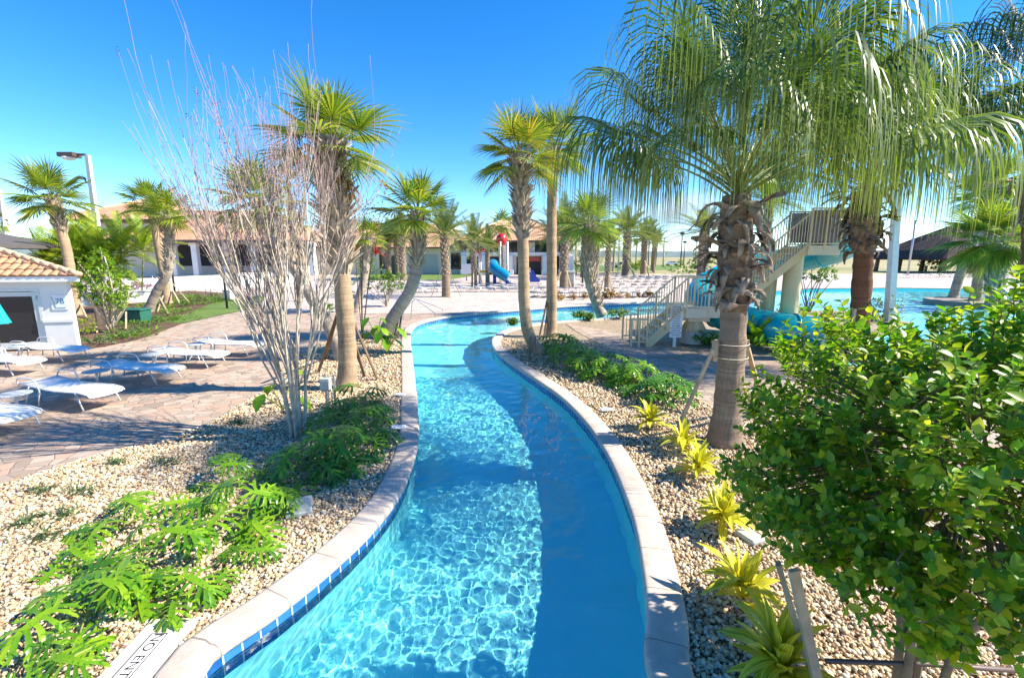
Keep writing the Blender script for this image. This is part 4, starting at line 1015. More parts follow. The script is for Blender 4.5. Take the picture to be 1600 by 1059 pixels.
# ---------------------------------------------------------------- the big clipped bush, right foreground
def big_bush():
    rng = random.Random(71); b = Vector((2.72, 2.62, 0)); th = thing('ligustrum_bush', 'big glossy green bush overhanging the gravel near the coping', 'bush', b)
    mb, st, tr = MB(), MB(), MB()
    C = Vector((.12, 0, 1.92)); RX, RY, RZ = 1.38, 1.12, 1.02
    for i, (x, y) in enumerate(((-.12, -.05), (.1, .08), (.16, -.1), (-.03, .14))):
        e = Vector((x * 3.2, y * 3, 1.45)); tr.tube(catmull([Vector((x * .6, y * .6, -.05)), Vector((x * 1.1, y * 1.1, .75)), e], 5), [.028 - .001 * q for q in range(11)], 8)
    def hull(v):     # lumpy crown limit
        return 1 + .2 * math.sin(v.x * 4.1 + 1) * math.sin(v.y * 3.7 + 2) + .12 * math.sin(v.z * 5.3 + v.x * 2.3) + .06 * math.sin(v.x * 9 + v.z * 7)
    tips = []
    for i in range(1600):
        v = Vector((rng.gauss(0, 1), rng.gauss(0, 1), rng.gauss(0, 1))).normalized()
        if v.z < -.75: continue
        rr = hull(v) * (rng.random() ** .33 * .62 + .40)
        if rr > 1.13: rr = 1.13
        p = C + Vector((v.x * RX, v.y * RY, v.z * RZ)) * rr
        if p.z < .62 + .25 * rng.random() + max(0, -p.x) * .35: continue
        if p.z > 2.12 + max(0, p.x + 1.15) * 1.15 + rng.uniform(-.08, .1): continue
        tips.append((p, v))
    for k, (p, v) in enumerate(tips):
        g = (v * .8 + UP * .55 + Vector((rng.gauss(0, .28), rng.gauss(0, .28), rng.gauss(0, .28)))).normalized(); L = rng.uniform(.18, .34)
        a = p - g * L; m = a.lerp(C, .25)
        pts = [m, a, a.lerp(p, .5) + Vector((rng.gauss(0, .01), rng.gauss(0, .01), 0)), p]
        st.tube(pts, [.006, .0045, .003, .0015], 4, cap=False)
        n = rng.randint(7, 11)
        for q in range(n):
            f = q / (n - 1); c = a.lerp(p, f); s, n2 = frame(g); aa = q * 1.571 * 1.0 + rng.uniform(-.5, .5)
            for sg in (0, math.pi):
                o = s * math.cos(aa + sg) + n2 * math.sin(aa + sg); d = (g * rng.uniform(.45, .9) + o * .9).normalized()
                nn = (UP * .6 + g * .7 + Vector((rng.gauss(0, .3), rng.gauss(0, .3), rng.gauss(0, .3)))); nn = (nn - d * nn.dot(d))
                if nn.length < .05: continue
                l = rng.uniform(.048, .078); leaf_simple(mb, c, d, nn.normalized(), l, l * rng.uniform(.52, .66), .28, .35)
    for k in range(34):
        p, v = tips[rng.randrange(len(tips))]; b0 = Vector((rng.uniform(-.7, .7), rng.uniform(-.5, .5), 1.35)); m = b0.lerp(p, .55) + Vector((rng.gauss(0, .08), rng.gauss(0, .08), .05))
        st.tube(catmull([b0, m, p], 5), [.016 - .0013 * q for q in range(11)], 5, cap=False)
    tr.build('trunk', M_stem, th); st.build('twigs', M_stem, th); mb.build('leaves', M_lig, th)
big_bush()
b = Vector((2.05, 2.35, 0))
brace(b, [(Q(1292, 1075, 2.5) * 1.0 + Vector((.22, .1, -.75)), Q(1240, 890, 2.72)), (Q(1262, 1000, 2.75) + Vector((.2, .05, -.62)), Q(1216, 880, 2.95))], 'two wooden stakes leaning into the underside of the big bush', M_wood, w=.062)
mb = MB(); mb.tube([P(1290, 1032, .42), P(1450, 1037, .43), P(1660, 1052, .43)], .016, 8); tag(mb.build('irrigation_pipe', simple('brown_pipe', (.10, .06, .05), .5)), 'dark irrigation pipe running level under the big bush', 'pipe')

# ---------------------------------------------------------------- shrubs on the island, beyond the path and by the pool
SH = [((905, 497), 'low yellow-green shrub on the island shore', .45, .35, M_bushy), ((918, 500), 'low shrub next to the booted palm foot', .45, .4, M_bushy), ((965, 497), 'fan-leaved shrub past the booted palm', .7, .5, M_bushy), ((1060, 500), 'shrub seen through the stair railing', .5, .45, M_bushy),
      ((1110, 540), 'dark shrub under the slide landing', .7, .55, M_philo_dk), ((1235, 495), 'shrub beside the slide columns', .8, .9, M_bushy), ((1290, 505), 'low shrub on the near shore of the big pool', .7, .6, M_bushy), ((1300, 520), 'yellow-leaved shrub by the mouth of the slide', .6, .4, M_areca), ((800, 508), 'small sprawling shrub on the tip of the island', .35, .35, M_bushy), ((1250, 560), 'glossy shrub between the path and the slide mouth', .6, .5, M_lig), ((1378, 500), 'broad-leaved plant by the grey post', .9, 1.2, M_bushy)]
for i, (px, lb, rx, h, m) in enumerate(SH):
    make_shrub('shrub', lb, 'shrub', P(*px), m, random.Random(250 + i), [((0, 0, h * .55), (rx, rx * .8, h * .55))], 420, .13, .05, 6, group='shrubs round the island')
def cycad(px, label, seed, n=18, L=.9):
    rng = random.Random(seed); th = thing('cardboard_palm', label, 'fern plant', P(*px)); mb, pet = MB(), MB(); pinnate_crown(mb, pet, Vector((0, 0, .1)), n, L, rng, 16, .26, 80, 20, .7, .07); mb.build('leaves', M_philo, th); pet.build('leaf_stalks', M_petiole, th)
cycad((1182, 545), 'upright fern-like plant growing in front of the slide tube', 271, 20, 1.1)
# small trees
make_shrub('green_tree', 'young bushy tree in the mulch bed beside the tiled hut', 'tree', P(172, 518), M_lig, random.Random(281), [((0, 0, 2.1), (1.15, 1.0, 1.1)), ((-.3, .2, 2.9), (.7, .7, .6)), ((.5, 0, 1.5), (.8, .7, .6))], 3600, .11, .055, 26, .045, stem_mat=M_palebark)
make_shrub('small_tree', 'thin-stemmed small tree behind the far end of the left bed', 'tree', P(604, 478), M_bushy, random.Random(282), [((0, 0, 1.5), (1.5, 1.0, .75)), ((.5, 0, 2.0), (.9, .8, .5))], 1500, .12, .06, 16, .035, stem_mat=M_palebark)
make_shrub('sapling', 'leafy sapling between the slide columns and the big pool', 'tree', P(1262, 488), M_bushy, random.Random(283), [((0, 0, 2.6), (1.6, 1.2, .7)), ((.4, 0, 2.1), (1.2, 1.0, .5))], 900, .15, .06, 12, .03)
for i, (px, lb, rx, h, m) in enumerate((((135, 522), 'bright round shrub against the hut wall', .6, .75, M_areca), ((545, 480), 'dark shrub behind the tall cabbage palm', 1.2, 2.0, M_bushy), ((575, 440), 'leafy shrub under the small red-necked palm', 2.2, 3.2, M_bushy), ((700, 424), 'round shrub against the low building wall', 2.2, 3.8, M_bushy), ((640, 425), 'shrub clump at the corner of the lawn', 2.5, 4.5, M_bushy), ((770, 422), 'shrub beside the play structure', 2.5, 3.0, M_bushy), ((845, 428), 'upright shrub before the two storey porch', 1.3, 4.2, M_bushy), ((905, 428), 'upright shrub at the end of the two storey block', 1.5, 4.2, M_bushy), ((1065, 428), 'wide low hedge shrub behind the sunbeds', 4.5, 2.6, M_bushy), ((1090, 430), 'tall hedge shrub behind the slide landing', 3.5, 3.8, M_bushy), ((1120, 430), 'hedge shrub nearest the slide stairs', 3.5, 3.4, M_bushy), ((995, 424), 'pale shrub between the date palm trunks', 2.0, 2.6, M_areca), ((1520, 424), 'green scrub under the thatched roof', 4, 3, M_bushy), ((1450, 424), 'round scrub under the edge of the thatched roof', 3, 3, M_bushy), ((510, 490), 'low shrub left of the tall palm props', .7, .7, M_philo_dk))):
    make_shrub('shrub', lb, 'shrub', P(*px), m, random.Random(290 + i), [((0, 0, h * .5), (rx, rx * .8, h * .5)), ((rx * .4, 0, h * .7), (rx * .6, rx * .5, h * .3))], 700 if h > 1.5 else 500, .05 * max(1, P(*px).y / 14), .025 * max(1, P(*px).y / 14), 5)
# bed planting along the hut's mulch and on the far deck edge
def lowplants(name, label, lst, mat, seed, h=.3, r=.4, group=None, cat='ground shrub', n=160, L=.08):
    rng = random.Random(seed); proto = None
    for i, (px, lb) in enumerate(lst):
        if proto is None: proto = make_shrub(name, lb, cat, P(*px), mat, rng, [((0, 0, h * .5), (r, r, h * .55))], n, L, L * .45, 3, .008, group)
        else: copy_thing(proto, lb, P(*px), rng.uniform(0, 6), rng.uniform(.8, 1.3))
lowplants('low_shrub', '', [((180, 528), 'low juniper at the foot of the young bushy tree'), ((205, 521), 'low juniper in front of the green box'), ((228, 512), 'low juniper on the paving edge below the lawn tip'), ((250, 500), 'low juniper between the green box and the lawn'), ((152, 537), 'low juniper nearest the hut corner'), ((310, 470), 'low juniper above the lawn'), ((285, 478), 'low juniper behind the palm props'), ((335, 462), 'low juniper at the upper end of the mulch'), ((262, 462), 'low juniper between the crossing palms and the ramp wall'), ((190, 500), 'low juniper behind the young bushy tree')], M_weed, 311, .28, .55, 'junipers in the mulch bed', n=220)
lowplants('border_plant', '', [((876, 469), 'border plant at the start of the far pool edge'), ((895, 468), 'second border plant from the palm pair on the far edge'), ((915, 467), 'border plant on the far edge behind the booted palm'), ((943, 466), 'border plant on the far edge right of the booted palm'), ((958, 466), 'taller border plant on the far edge before the sunbeds'), ((981, 465), 'border plant on the far edge between sunbeds and stairs'), ((1000, 464), 'border plant on the far edge nearest the stair rail'), ((1015, 463), 'border plant on the far edge seen through the stair rail')], M_dry, 321, .6, .5, 'border plants on the far pool edge', n=110, L=.2)
lowplants('purple_bed_plant', '', [((212, 452), 'purple flowers at the near end of the terrace bed'), ((222, 451), 'purple flowers second along the terrace bed'), ((232, 450), 'purple flowers third along the terrace bed'), ((242, 449), 'purple flowers at the crossing palms end of the terrace bed')], M_purple, 331, .7, .9, 'purple flowers on the terrace', n=200, L=.16)
# areca clump by the hut
rng = random.Random(341); b = P(150, 472); th = thing('areca_palm', 'wide clump of yellow-green feather palms behind the hut', 'palm clump', b); mb, pet = MB(), MB()
for k in range(13):
    c = Vector((rng.uniform(-4.0, 3.8), rng.uniform(-1.2, 1.5), rng.uniform(1.6, 3.6)))
    pet.tube([Vector((c.x * .8, c.y, -.05)), c], [.05, .04], 5); pinnate_crown(mb, pet, c, 17, 2.7, rng, 24, .55, 85, 0, 1.1, .06)
mb.build('crown', M_areca, th); pet.build('stems', M_petiole, th)

# creeping ground cover over the mulch
gr = random.Random(350); mb = MB(); poly = [(p.x, p.y) for p in (P(212, 529), P(255, 515), P(285, 503), P(300, 487), P(355, 470), P(348, 458), P(290, 456), P(240, 468), P(190, 490), P(150, 530))]; k = 0
cl = []
while len(cl) < 75:
    x, y = gr.uniform(-26, -12), gr.uniform(15, 36)
    if inside(poly, x, y): cl.append((x, y, gr.uniform(.3, .8)))
for x, y, r in cl:
    for q in range(int(90 * r)):
        a = gr.uniform(0, 6.28); rr = r * math.sqrt(gr.random()); p = Vector((x + rr * math.cos(a), y + rr * math.sin(a), .02 + .22 * r * (1 - rr / r * .7) * gr.random()))
        d = Vector((math.cos(a), math.sin(a), gr.uniform(.1, .9))).normalized(); leaf_simple(mb, p, d, Vector((gr.gauss(0, .3), gr.gauss(0, .3), 1)).normalized(), .22, .05, k=2)
tag(mb.build('ground_cover', M_bushy), 'creeping green ground cover over the brown mulch by the lawn', 'ground cover', None, 'stuff')
# ---------------------------------------------------------------- building materials
def rooftile(name, cols, uvs=True, tw=.27, tl=.36):
    t = NT(name); uv = t.n('UVMap').outputs[0]; sp = t.n('SeparateXYZ'); t.l(uv, sp.inputs[0])
    u = t.math('DIVIDE', sp.outputs[0], tw); v = t.math('DIVIDE', sp.outputs[1], tl)
    cb = t.n('CombineXYZ'); t.l(t.math('FLOOR', u), cb.inputs[0]); t.l(t.math('FLOOR', v), cb.inputs[1])
    wn = t.n('TexWhiteNoise'); t.l(cb.outputs[0], wn.inputs['Vector'])
    c = t.ramp(wn.outputs[0], [(i / (len(cols) - 1), x) for i, x in enumerate(cols)])
    n = t.noise(9, 5, .65, t.coord()); c = t.mix(.3, c, t.ramp(n, [(.3, cols[0]), (.7, cols[-1])]))
    fu, fv = t.math('FRACT', u), t.math('FRACT', v)
    h = t.math('ADD', t.math('SINE', t.math('MULTIPLY', fu, math.pi)), t.math('MULTIPLY', t.math('SUBTRACT', 1.0, fv), .5))
    return t.done(c, .75, t.bump(h, .8, .05))
M_roof = rooftile('clay_roof_tiles', [(.20, .10, .07), (.46, .20, .10), (.52, .27, .14), (.34, .19, .14), (.55, .33, .17)])
M_roof_far = rooftile('clay_roof_tiles_weathered', [(.44, .21, .12), (.56, .29, .17), (.62, .36, .22)], tw=.33, tl=.42)
M_stucco = simple('cream_stucco', (.66, .62, .52), .9, vary=.06, scale=3, bump=.15)
M_white = simple('white_stucco', (.74, .73, .70), .85, vary=.05, scale=3, bump=.15)
M_trim = simple('white_trim', (.76, .75, .72), .55, vary=.05)
M_gutter = simple('dark_gutter', (.10, .055, .045), .5)
M_doorw = simple('painted_door_frame', (.62, .66, .64), .4, vary=.04)
M_inshade = simple('painted_interior_shade', (.03, .03, .032), .8)  # near-black colour stands in for the shade inside rooms and porch openings
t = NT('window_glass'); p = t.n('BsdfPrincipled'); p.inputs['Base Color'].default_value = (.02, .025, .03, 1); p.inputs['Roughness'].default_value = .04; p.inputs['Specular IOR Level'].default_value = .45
t.l(p.outputs[0], t.out.inputs[0]); M_glass = t.mat
M_steel = simple('stainless_steel', (.55, .55, .55), .25, 1.0, vary=.06)
M_galv = simple('galvanised_steel', (.42, .43, .44), .45, .6, vary=.1)
M_black = simple('dark_painted_metal', (.025, .027, .03), .45)
M_bronze = simple('bronze_lamp_metal', (.09, .065, .05), .5)
M_concpole = simple('concrete_pole', (.60, .60, .58), .8, vary=.08, bump=.1)
M_greybox = simple('grey_box', (.40, .42, .40), .6)
M_greenbox = simple('green_cabinet', (.02, .12, .085), .5)
M_teal = simple('teal_canvas', (.0, .33, .37), .7, vary=.12, scale=8)
M_letter = simple('blue_lettering', (.03, .16, .30), .6)
M_ink = simple('black_lettering', (.02, .02, .02), .6)
M_signw = simple('white_sign_face', (.78, .78, .76), .5, vary=.03)

def roof_face(mb, a, b, c, d, corr=.0, tw=.27, tl=.36, th=.0):
    """roof plane: a-b eave, c-d ridge (a below d); real rolls and courses when corr > 0"""
    a, b, c, d = [Vector(q) for q in (a, b, c, d)]
    e = (b - a).normalized(); n = e.cross(d - a); n.normalize(); sl = n.cross(e).normalized()
    H = (d - a).dot(sl); W = (b - a).length
    if corr <= 0:
        vs = [a, b, c, d]; uv = [((q - a).dot(e), (q - a).dot(sl)) for q in vs]
        mb.add(vs, [(0, 1, 2, 3)] if (c - d).length > .01 else [(0, 1, 2)], uv); return
    rows = int(H / tl) + 1; per = 6; cols = int(W / tw * per) + 1
    xl, xr = (d - a).dot(e), (c - a).dot(e)
    for r in range(rows):
        t0, t1 = r * tl, min(H, (r + 1) * tl)
        if t1 - t0 < .01: continue
        vs = []; uv = []
        for t_, lift in ((t0, corr * .75), (t1 , 0.0)):
            l, rr_ = xl * t_ / H, W + (xr - W) * t_ / H
            for k in range(cols + 1):
                x = min(max(k * tw / per, l), rr_)
                h = corr * abs(math.sin(math.pi * x / tw)) ** .8
                vs.append(a + e * x + sl * t_ + n * (h + lift)); uv.append((x + .001, min(t_ + .002, (r + 1) * tl - .003)))
        fs = [(k, k + 1, cols + 2 + k, cols + 1 + k) for k in range(cols)]
        m0 = len(vs)
        for k in range(cols + 1):
            x = min(max(k * tw / per, xl * t0 / H), W + (xr - W) * t0 / H); vs.append(a + e * x + sl * t0 - n * .01); uv.append((x, t0 + .01))
        fs += [(m0 + k, m0 + k + 1, k + 1, k) for k in range(cols)]
        mb.add(vs, fs, uv)
def text(body, size, mat, M, parent=None, name='lettering', depth=.003, align='CENTER'):
    cu = bpy.data.curves.new(name, 'FONT'); cu.body = body; cu.size = size; cu.align_x = align; cu.align_y = 'CENTER'; cu.extrude = depth
    tmp = bpy.data.objects.new(name, cu); COL.objects.link(tmp)
    dg = bpy.context.evaluated_depsgraph_get(); me = bpy.data.meshes.new_from_object(tmp.evaluated_get(dg))
    bpy.data.objects.remove(tmp); me.materials.clear(); me.materials.append(mat); me.transform(M)
    o = bpy.data.objects.new(name, me); COL.objects.link(o)
    if parent: o.parent = parent
    return o
XZ = Matrix(((1, 0, 0, 0), (0, 0, -1, 0), (0, 1, 0, 0), (0, 0, 0, 1)))    # text standing, read from -Y

# ---------------------------------------------------------------- tiled hut with glass door (7B)
def hut():
    c = P(121, 543); th = thing('tiled_hut', 'white hut with orange clay tile roof, glass door and 7B sign', 'building', c)
    W = 5.2; H = Q(110, 432, c.y).z          # wall from x=-W..0
    dx0, dx1 = Q(2, 540, c.y).x - c.x, Q(84, 540, c.y).x - c.x; dh = Q(70, 450, c.y).z
    # plan: five-sided kiosk, the front first (local x along the front)
    PL = [Vector((-W, 0, 0)), Vector((0, 0, 0)), Vector((-2.1, 2.9, 0)), Vector((-5.2, 3.6, 0)), Vector((-7.2, 1.8, 0))]; AP = Vector((-3.6, 1.55, 0))
    wl = MB()
    wl.box((dx1 / 2, .1, H / 2), (-dx1, .2, H)); wl.box(((dx0 - W) / 2, .1, H / 2), (W + dx0, .2, H)); wl.box(((dx0 + dx1) / 2, .1, (dh + H) / 2), (dx1 - dx0, .2, H - dh))
    for a, b_ in ((1, 2), (2, 3), (3, 4), (4, 0)):
        p, q = PL[a], PL[b_]; nn = (q - p).cross(UP).normalized() * -.1; nn = nn if (AP - p).dot(nn) > 0 else -nn
        sh = (q - p).normalized() * (.22 if a == 1 else 0)
        wl.beam(p + nn + sh + UP * H / 2, q + nn + UP * H / 2, .2, H)
    wl.build('wall', M_white, th, smooth=False)
    mb = MB(); mb.box((dx1 / 2 + .02, -.035, .95), (-dx1 + .1, .07, .13), 0, .015); mb.box((dx1 / 2 + .02, -.02, .44), (-dx1 + .06, .04, .88), 0, .01); mb.build('plinth', M_white, th, smooth=False)
    fl = MB(); fl.add([p.lerp(AP, .08) + UP * .02 for p in PL], [(0, 1, 2, 3, 4)]); fl.build('floor', M_inshade, th, smooth=False)
    cl = MB(); cl.add([p.lerp(AP, .08) + UP * (H - .1) for p in PL], [(4, 3, 2, 1, 0)]); cl.build('ceiling', M_inshade, th, smooth=False)
    fr = MB(); cx = (dx0 + dx1) / 2; w = dx1 - dx0
    for s in (-1, 1): fr.box((cx + s * (w / 2 - .05), .06, dh / 2), (.10, .14, dh))
    fr.box((cx, .06, dh - .05), (w - .2, .14, .10)); door_f = fr.build('door_frame', M_doorw, th, smooth=False)
    dr = MB(); dw = w - .22
    for s in (-1, 1): dr.box((cx + s * (dw / 2 - .07), .05, dh / 2 - .05), (.14, .06, dh - .12))
    dr.box((cx, .05, dh - .19), (dw - .28, .06, .14)); dr.box((cx, .05, .12), (dw - .28, .06, .22)); d = dr.build('door', M_doorw, th, smooth=False)
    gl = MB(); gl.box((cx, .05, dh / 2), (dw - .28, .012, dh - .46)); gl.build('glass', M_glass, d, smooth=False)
    hd = MB(); hd.tube([(cx - dw / 2 + .07, .0, 1.0), (cx - dw / 2 + .07, -.05, 1.0), (cx - dw / 2 + .07, -.05, 1.25), (cx - dw / 2 + .07, .0, 1.25)], .012, 6); hd.build('handle', M_steel, d)
    for z in (.25, 1.0, dh - .3):
        hg = MB(); hg.box((cx + w / 2 - .1, -.015, z), (.03, .03, .12)); hg.build('hinge', M_galv, d, smooth=False)
    # sign
    sx = Q(95, 470, c.y).x - c.x; sz = Q(95, 472, c.y).z; sg = MB()
    sg.box((sx, -.012, sz), (.46, .024, .5), 0, .005); s = sg.build('sign', M_signw, th, smooth=False)
    text('7B', .24, M_letter, Matrix.Translation((sx + .03, -.026, sz + .03)) @ XZ, s)
    ln = MB(); ln.beam((sx - .2, -.027, sz + .2), (sx - .1, -.027, sz - .19), .006, .018); ln.beam((sx - .1, -.0272, sz - .19), (sx + .16, -.0272, sz - .19), .006, .018); ln.build('sign_line', M_letter, s, smooth=False)
    # roof: a hip over each side, deep eave
    EV = [AP + (p - AP) * 1.16 + UP * (H + .02) for p in PL]; apx = AP + UP * Q(0, 379, c.y + 1.5).z
    rf = MB()
    for k in range(5):
        p, q = EV[k], EV[(k + 1) % 5]; roof_face(rf, p, q, apx, apx, .045 if k < 2 else 0)
    r = rf.build('roof', M_roof, th, smooth=True, angle=45)
    cp = MB()
    for a in EV:
        a, b_ = a + UP * .05, apx + UP * .06; n = int((b_ - a).length / .38)
        for k in range(n): cp.tube([a.lerp(b_, k / n), a.lerp(b_, (k + 1.12) / n)], [.105, .085], 8)
    cp.build('hip_tiles', simple('pale_hip_tiles', (.60, .42, .26), .8, vary=.25, scale=3), r)
    fa = MB()
    for k in range(5):
        p, q = EV[k], EV[(k + 1) % 5]; d = (q - p).normalized() * .002; fa.beam(p.lerp(apx, .02) - UP * .12 + d, q.lerp(apx, .02) - UP * .12 - d, .06, .17)
    fa.add([p.lerp(AP + UP * H, .03) + UP * -.05 for p in EV], [(4, 3, 2, 1, 0)]); fa.build('fascia', M_trim, th, smooth=False)
    th.rotation_euler = (0, 0, R(12))
    return th
hut()
# closed teal parasol in front of the door
c = P(3, 556); th = thing('parasol', 'closed teal parasol standing before the glass door', 'parasol', c); zt, zb = Q(0, 440, c.y).z, Q(0, 506, c.y).z
mb = MB(); prof = []; n = 40
for k in range(9):
    f = k / 8; z = zt + (zb - zt) * f; r0 = .03 + .27 * f ** 1.3; prof.append((z, r0))
vs = [(r0 * (1 + .22 * math.sin(j / n * 2 * math.pi * 8) * min(1, k / 3)) * math.cos(j / n * 6.28318), r0 * (1 + .22 * math.sin(j / n * 2 * math.pi * 8) * min(1, k / 3)) * math.sin(j / n * 6.28318), z) for k, (z, r0) in enumerate(prof) for j in range(n)]
fs = [(k * n + j, k * n + (j + 1) % n, (k + 1) * n + (j + 1) % n, (k + 1) * n + j) for k in range(8) for j in range(n)]
mb.add(vs, [f[::-1] for f in fs]); mb.build('canopy', M_teal, th)
mb = MB(); mb.tube([(0, 0, 0), (0, 0, zt + .06)], .022, 10); mb.build('pole', M_galv, th); mb = MB(); mb.lathe([(.28, 0), (.28, .05), (.06, .08), (.05, .25), (.03, .27)], n=20); mb.build('base', M_galv, th)
# second roof behind the hut (grey canvas shade)
c = P(-40, 480); th = thing('shade_canopy', 'low grey shade roof on posts just behind the hut', 'canopy', c); z1 = Q(20, 383, c.y).z; z0 = Q(20, 362, c.y).z + .3
mb = MB(); e = 3.9; mb.add([(-e, -2.5, z1), (e, -2.5, z1), (e, 3, z1), (-e, 3, z1), (-.6, 0, z0), (.2, 0, z0), (-e, -2.5, z1 - .2), (e, -2.5, z1 - .2), (e, 3, z1 - .2), (-e, 3, z1 - .2)], [(0, 1, 5, 4), (1, 2, 5), (2, 3, 4, 5), (3, 0, 4), (0, 6, 7, 1), (1, 7, 8, 2), (2, 8, 9, 3), (3, 9, 6, 0)]); mb.build('canvas', simple('grey_canvas', (.09, .08, .08), .8), th, smooth=False)
for x, y in ((-3.6, -2.2), (3.4, -2.2), (3.4, 2.6), (-3.6, 2.6)):
    mb = MB(); mb.box((x, y, z1 / 2 - .1), (.14, .14, z1 - .15)); mb.build('post', M_trim, th, smooth=False)

# ---------------------------------------------------------------- clubhouse
def window(th, M, x, y, z, w, h, fm=None):
    f = MB()
    for s in (-1, 1): f.box((x + s * w / 2, y - .03, z), (.09, .08, h + .09))
    f.box((x, y - .03, z + h / 2), (w - .09, .08, .09)); f.box((x, y - .03, z - h / 2), (w - .09, .08, .09)); fr = f.build('window', fm or M_trim, th, smooth=False)
    g = MB(); g.box((x, y - .012, z), (w - .08, .02, h - .08)); g.build('pane', M_glass, fr, smooth=False)
def hip(mb, x0, x1, y0, y1, z, h, run=None):
    r = run if run is not None else (y1 - y0) / 2; ym = (y0 + y1) / 2
    A, B_, C_, D_ = (x0, y0, z), (x1, y0, z), (x1, y1, z), (x0, y1, z); L, R_ = (x0 + r, ym, z + h), (x1 - r, ym, z + h)
    roof_face(mb, A, B_, R_, L); roof_face(mb, B_, C_, R_, R_); roof_face(mb, C_, D_, L, R_); roof_face(mb, D_, A, L, L)
    return [(A, L), (B_, R_), (L, R_), (C_, R_)]
M_hipc = simple('pale_ridge_tiles', (.58, .42, .30), .8, vary=.15, scale=2)
def clubhouse():
    Y = 80.0; th = thing('clubhouse', 'long low cream clubhouse with weathered clay tile roofs across the deck', 'building', (0, Y, 0))
    X = lambda x, y=400: Q(x, y, Y).x
    Z = lambda x, y: Q(x, y, Y).z
    # right low wing, two storey end block, middle wing and tower
    zE = Z(640, 386); zR = Z(640, 347) ; zE2 = Z(800, 376); zR2 = Z(838, 350)
    x0, x1, x2, x3 = X(470), X(722), X(722), X(893)
    wl = MB(); wl.box(((x0 + x1) / 2, 7, zE / 2), (x1 - x0, 14, zE)); wl.box(((x2 + x3) / 2 + .15, 6.4, zE2 / 2), (x3 - x2, 14, zE2)); wl.build('wall', M_stucco, th, smooth=False)
    rf = MB(); caps = hip(rf, x0 - 1, x1 + 1.2, -1.2, 15, zE, zR - zE, 4); caps += hip(rf, x2 - 1, x3 + 1.2, -1.9, 14.6, zE2, zR2 - zE2 + 1.2, 8)
    rb = rf.build('roof', M_roof_far, th, smooth=False)
    gt = MB(); gt.box(((x0 + x1) / 2, -1.26, zE - .14), (x1 - x0 + 2.2, .14, .26)); gt.box(((x2 + x3) / 2, -1.97, zE2 - .15), (x3 - x2 + 2.3, .14, .28)); gt.build('gutter', M_gutter, th, smooth=False)
    cp = MB()
    for a, b in caps: cp.tube([Vector(a) + UP * .05, Vector(b) + UP * .05], .2, 6)
    cp.build('ridge_tiles', M_hipc, rb)
    # a cross gable jutting over the low wing (pale verge lines)
    g = MB(); ga, gb = X(560), X(672); gz = Z(620, 372)
    for px, w, h, zc in ((600, 2.4, 3.2, None),):
        pass
    window(th, M_trim, X(601), 0, Z(601, 409), 2.0, 2.6); window(th, M_trim, X(713), 0, Z(713, 408), 2.0, 3.0); window(th, M_trim, X(570), 0, Z(570, 409), 2.0, 2.4)
    for px, w, h in ((620, 2.0, 3.2), (672, 2.6, 3.4)):
        d = MB(); d.box((X(px), -.05, h / 2), (w, .1, h), 0, .02); dd = d.build('door', M_greybox if px > 650 else M_bronze, th, smooth=False)
        k = MB(); k.box((X(px) + w * .38, -.14, h * .45), (.1, .1, .25)); k.build('handle', M_galv, dd, smooth=False)
    for px in (726, 668 - 22, 590):
        dn = MB(); dn.tube([(X(px), -.9, zE - .3), (X(px) + .5, -.2, zE - .9), (X(px) + .5, -.12, 0)], .1, 6); dn.build('downpipe', M_gutter, th)
    # porch of the two storey block: piers, lintel and dark panels painting the shade of the bays
    yp = -.62
    for px in (768, 800, 846): window(th, M_bronze, X(px), -.6, Z(px, 384), 2.5, 2.4)
    window(th, M_bronze, X(880), -.6, Z(880, 384), 2.0, 2.2); window(th, M_bronze, X(740), -.6, Z(740, 386), 2.0, 2.0)
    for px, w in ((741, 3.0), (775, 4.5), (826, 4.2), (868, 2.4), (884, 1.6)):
        b = MB(); zt = Z(px, 401); b.box((X(px), -.64, zt / 2), (w, .06, zt)); b.build('porch_shade_panel', M_inshade, th, smooth=False)
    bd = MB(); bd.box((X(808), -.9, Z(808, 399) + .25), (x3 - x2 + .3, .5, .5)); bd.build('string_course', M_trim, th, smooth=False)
    for px in (726, 757, 797, 851, 877, 891):
        cmb = MB(); zt = Z(px, 399); cmb.box((X(px), -1.3, zt / 2), (.9, .9, zt), 0, .05); cmb.box((X(px), -1.3, .4), (1.2, 1.2, .8), 0, .05); cmb.build('column', M_trim, th, smooth=False)
    rd = MB(); rd.box((X(832), -.72, Z(832, 405)), (2.6, .08, .7)); rd.build('menu_board', simple('red_board', (.45, .07, .04), .6), th, smooth=False)
    # middle wing, on the terrace
    t0, t1 = X(262), X(500); zb = Z(380, 421); zm = Z(380, 379); zr = Z(380, 343)
    wl = MB(); wl.box(((t0 + t1) / 2, -4, zm / 2), (t1 - t0, 10, zm)); wl.build('wall', M_stucco, th, smooth=False)
    rf = MB(); caps = hip(rf, t0 - 6, t1 + 3, -13.5, 4, zm, zr - zm + .8, 9); rb = rf.build('roof', M_roof_far, th, smooth=False)
    gt = MB(); gt.box(((t0 + t1) / 2 - 1.5, -13.6, zm - .2), (t1 - t0 + 9, .2, .4)); gt.build('gutter', M_gutter, th, smooth=False)
    cp = MB()
    for a, b in caps: cp.tube([Vector(a) + UP * .05, Vector(b) + UP * .05], .22, 6)
    cp.build('ridge_tiles', M_hipc, rb)
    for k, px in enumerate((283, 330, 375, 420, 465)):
        b = MB(); b.box((Q(px, 400, Y - 9).x, -9.05, (zb + zm) / 2 + .1), (3.6, .08, zm - zb - 1.4)); b.build('porch_shade_panel', M_inshade, th, smooth=False)  # thin dark panel on the solid wall, painted shade of a porch opening
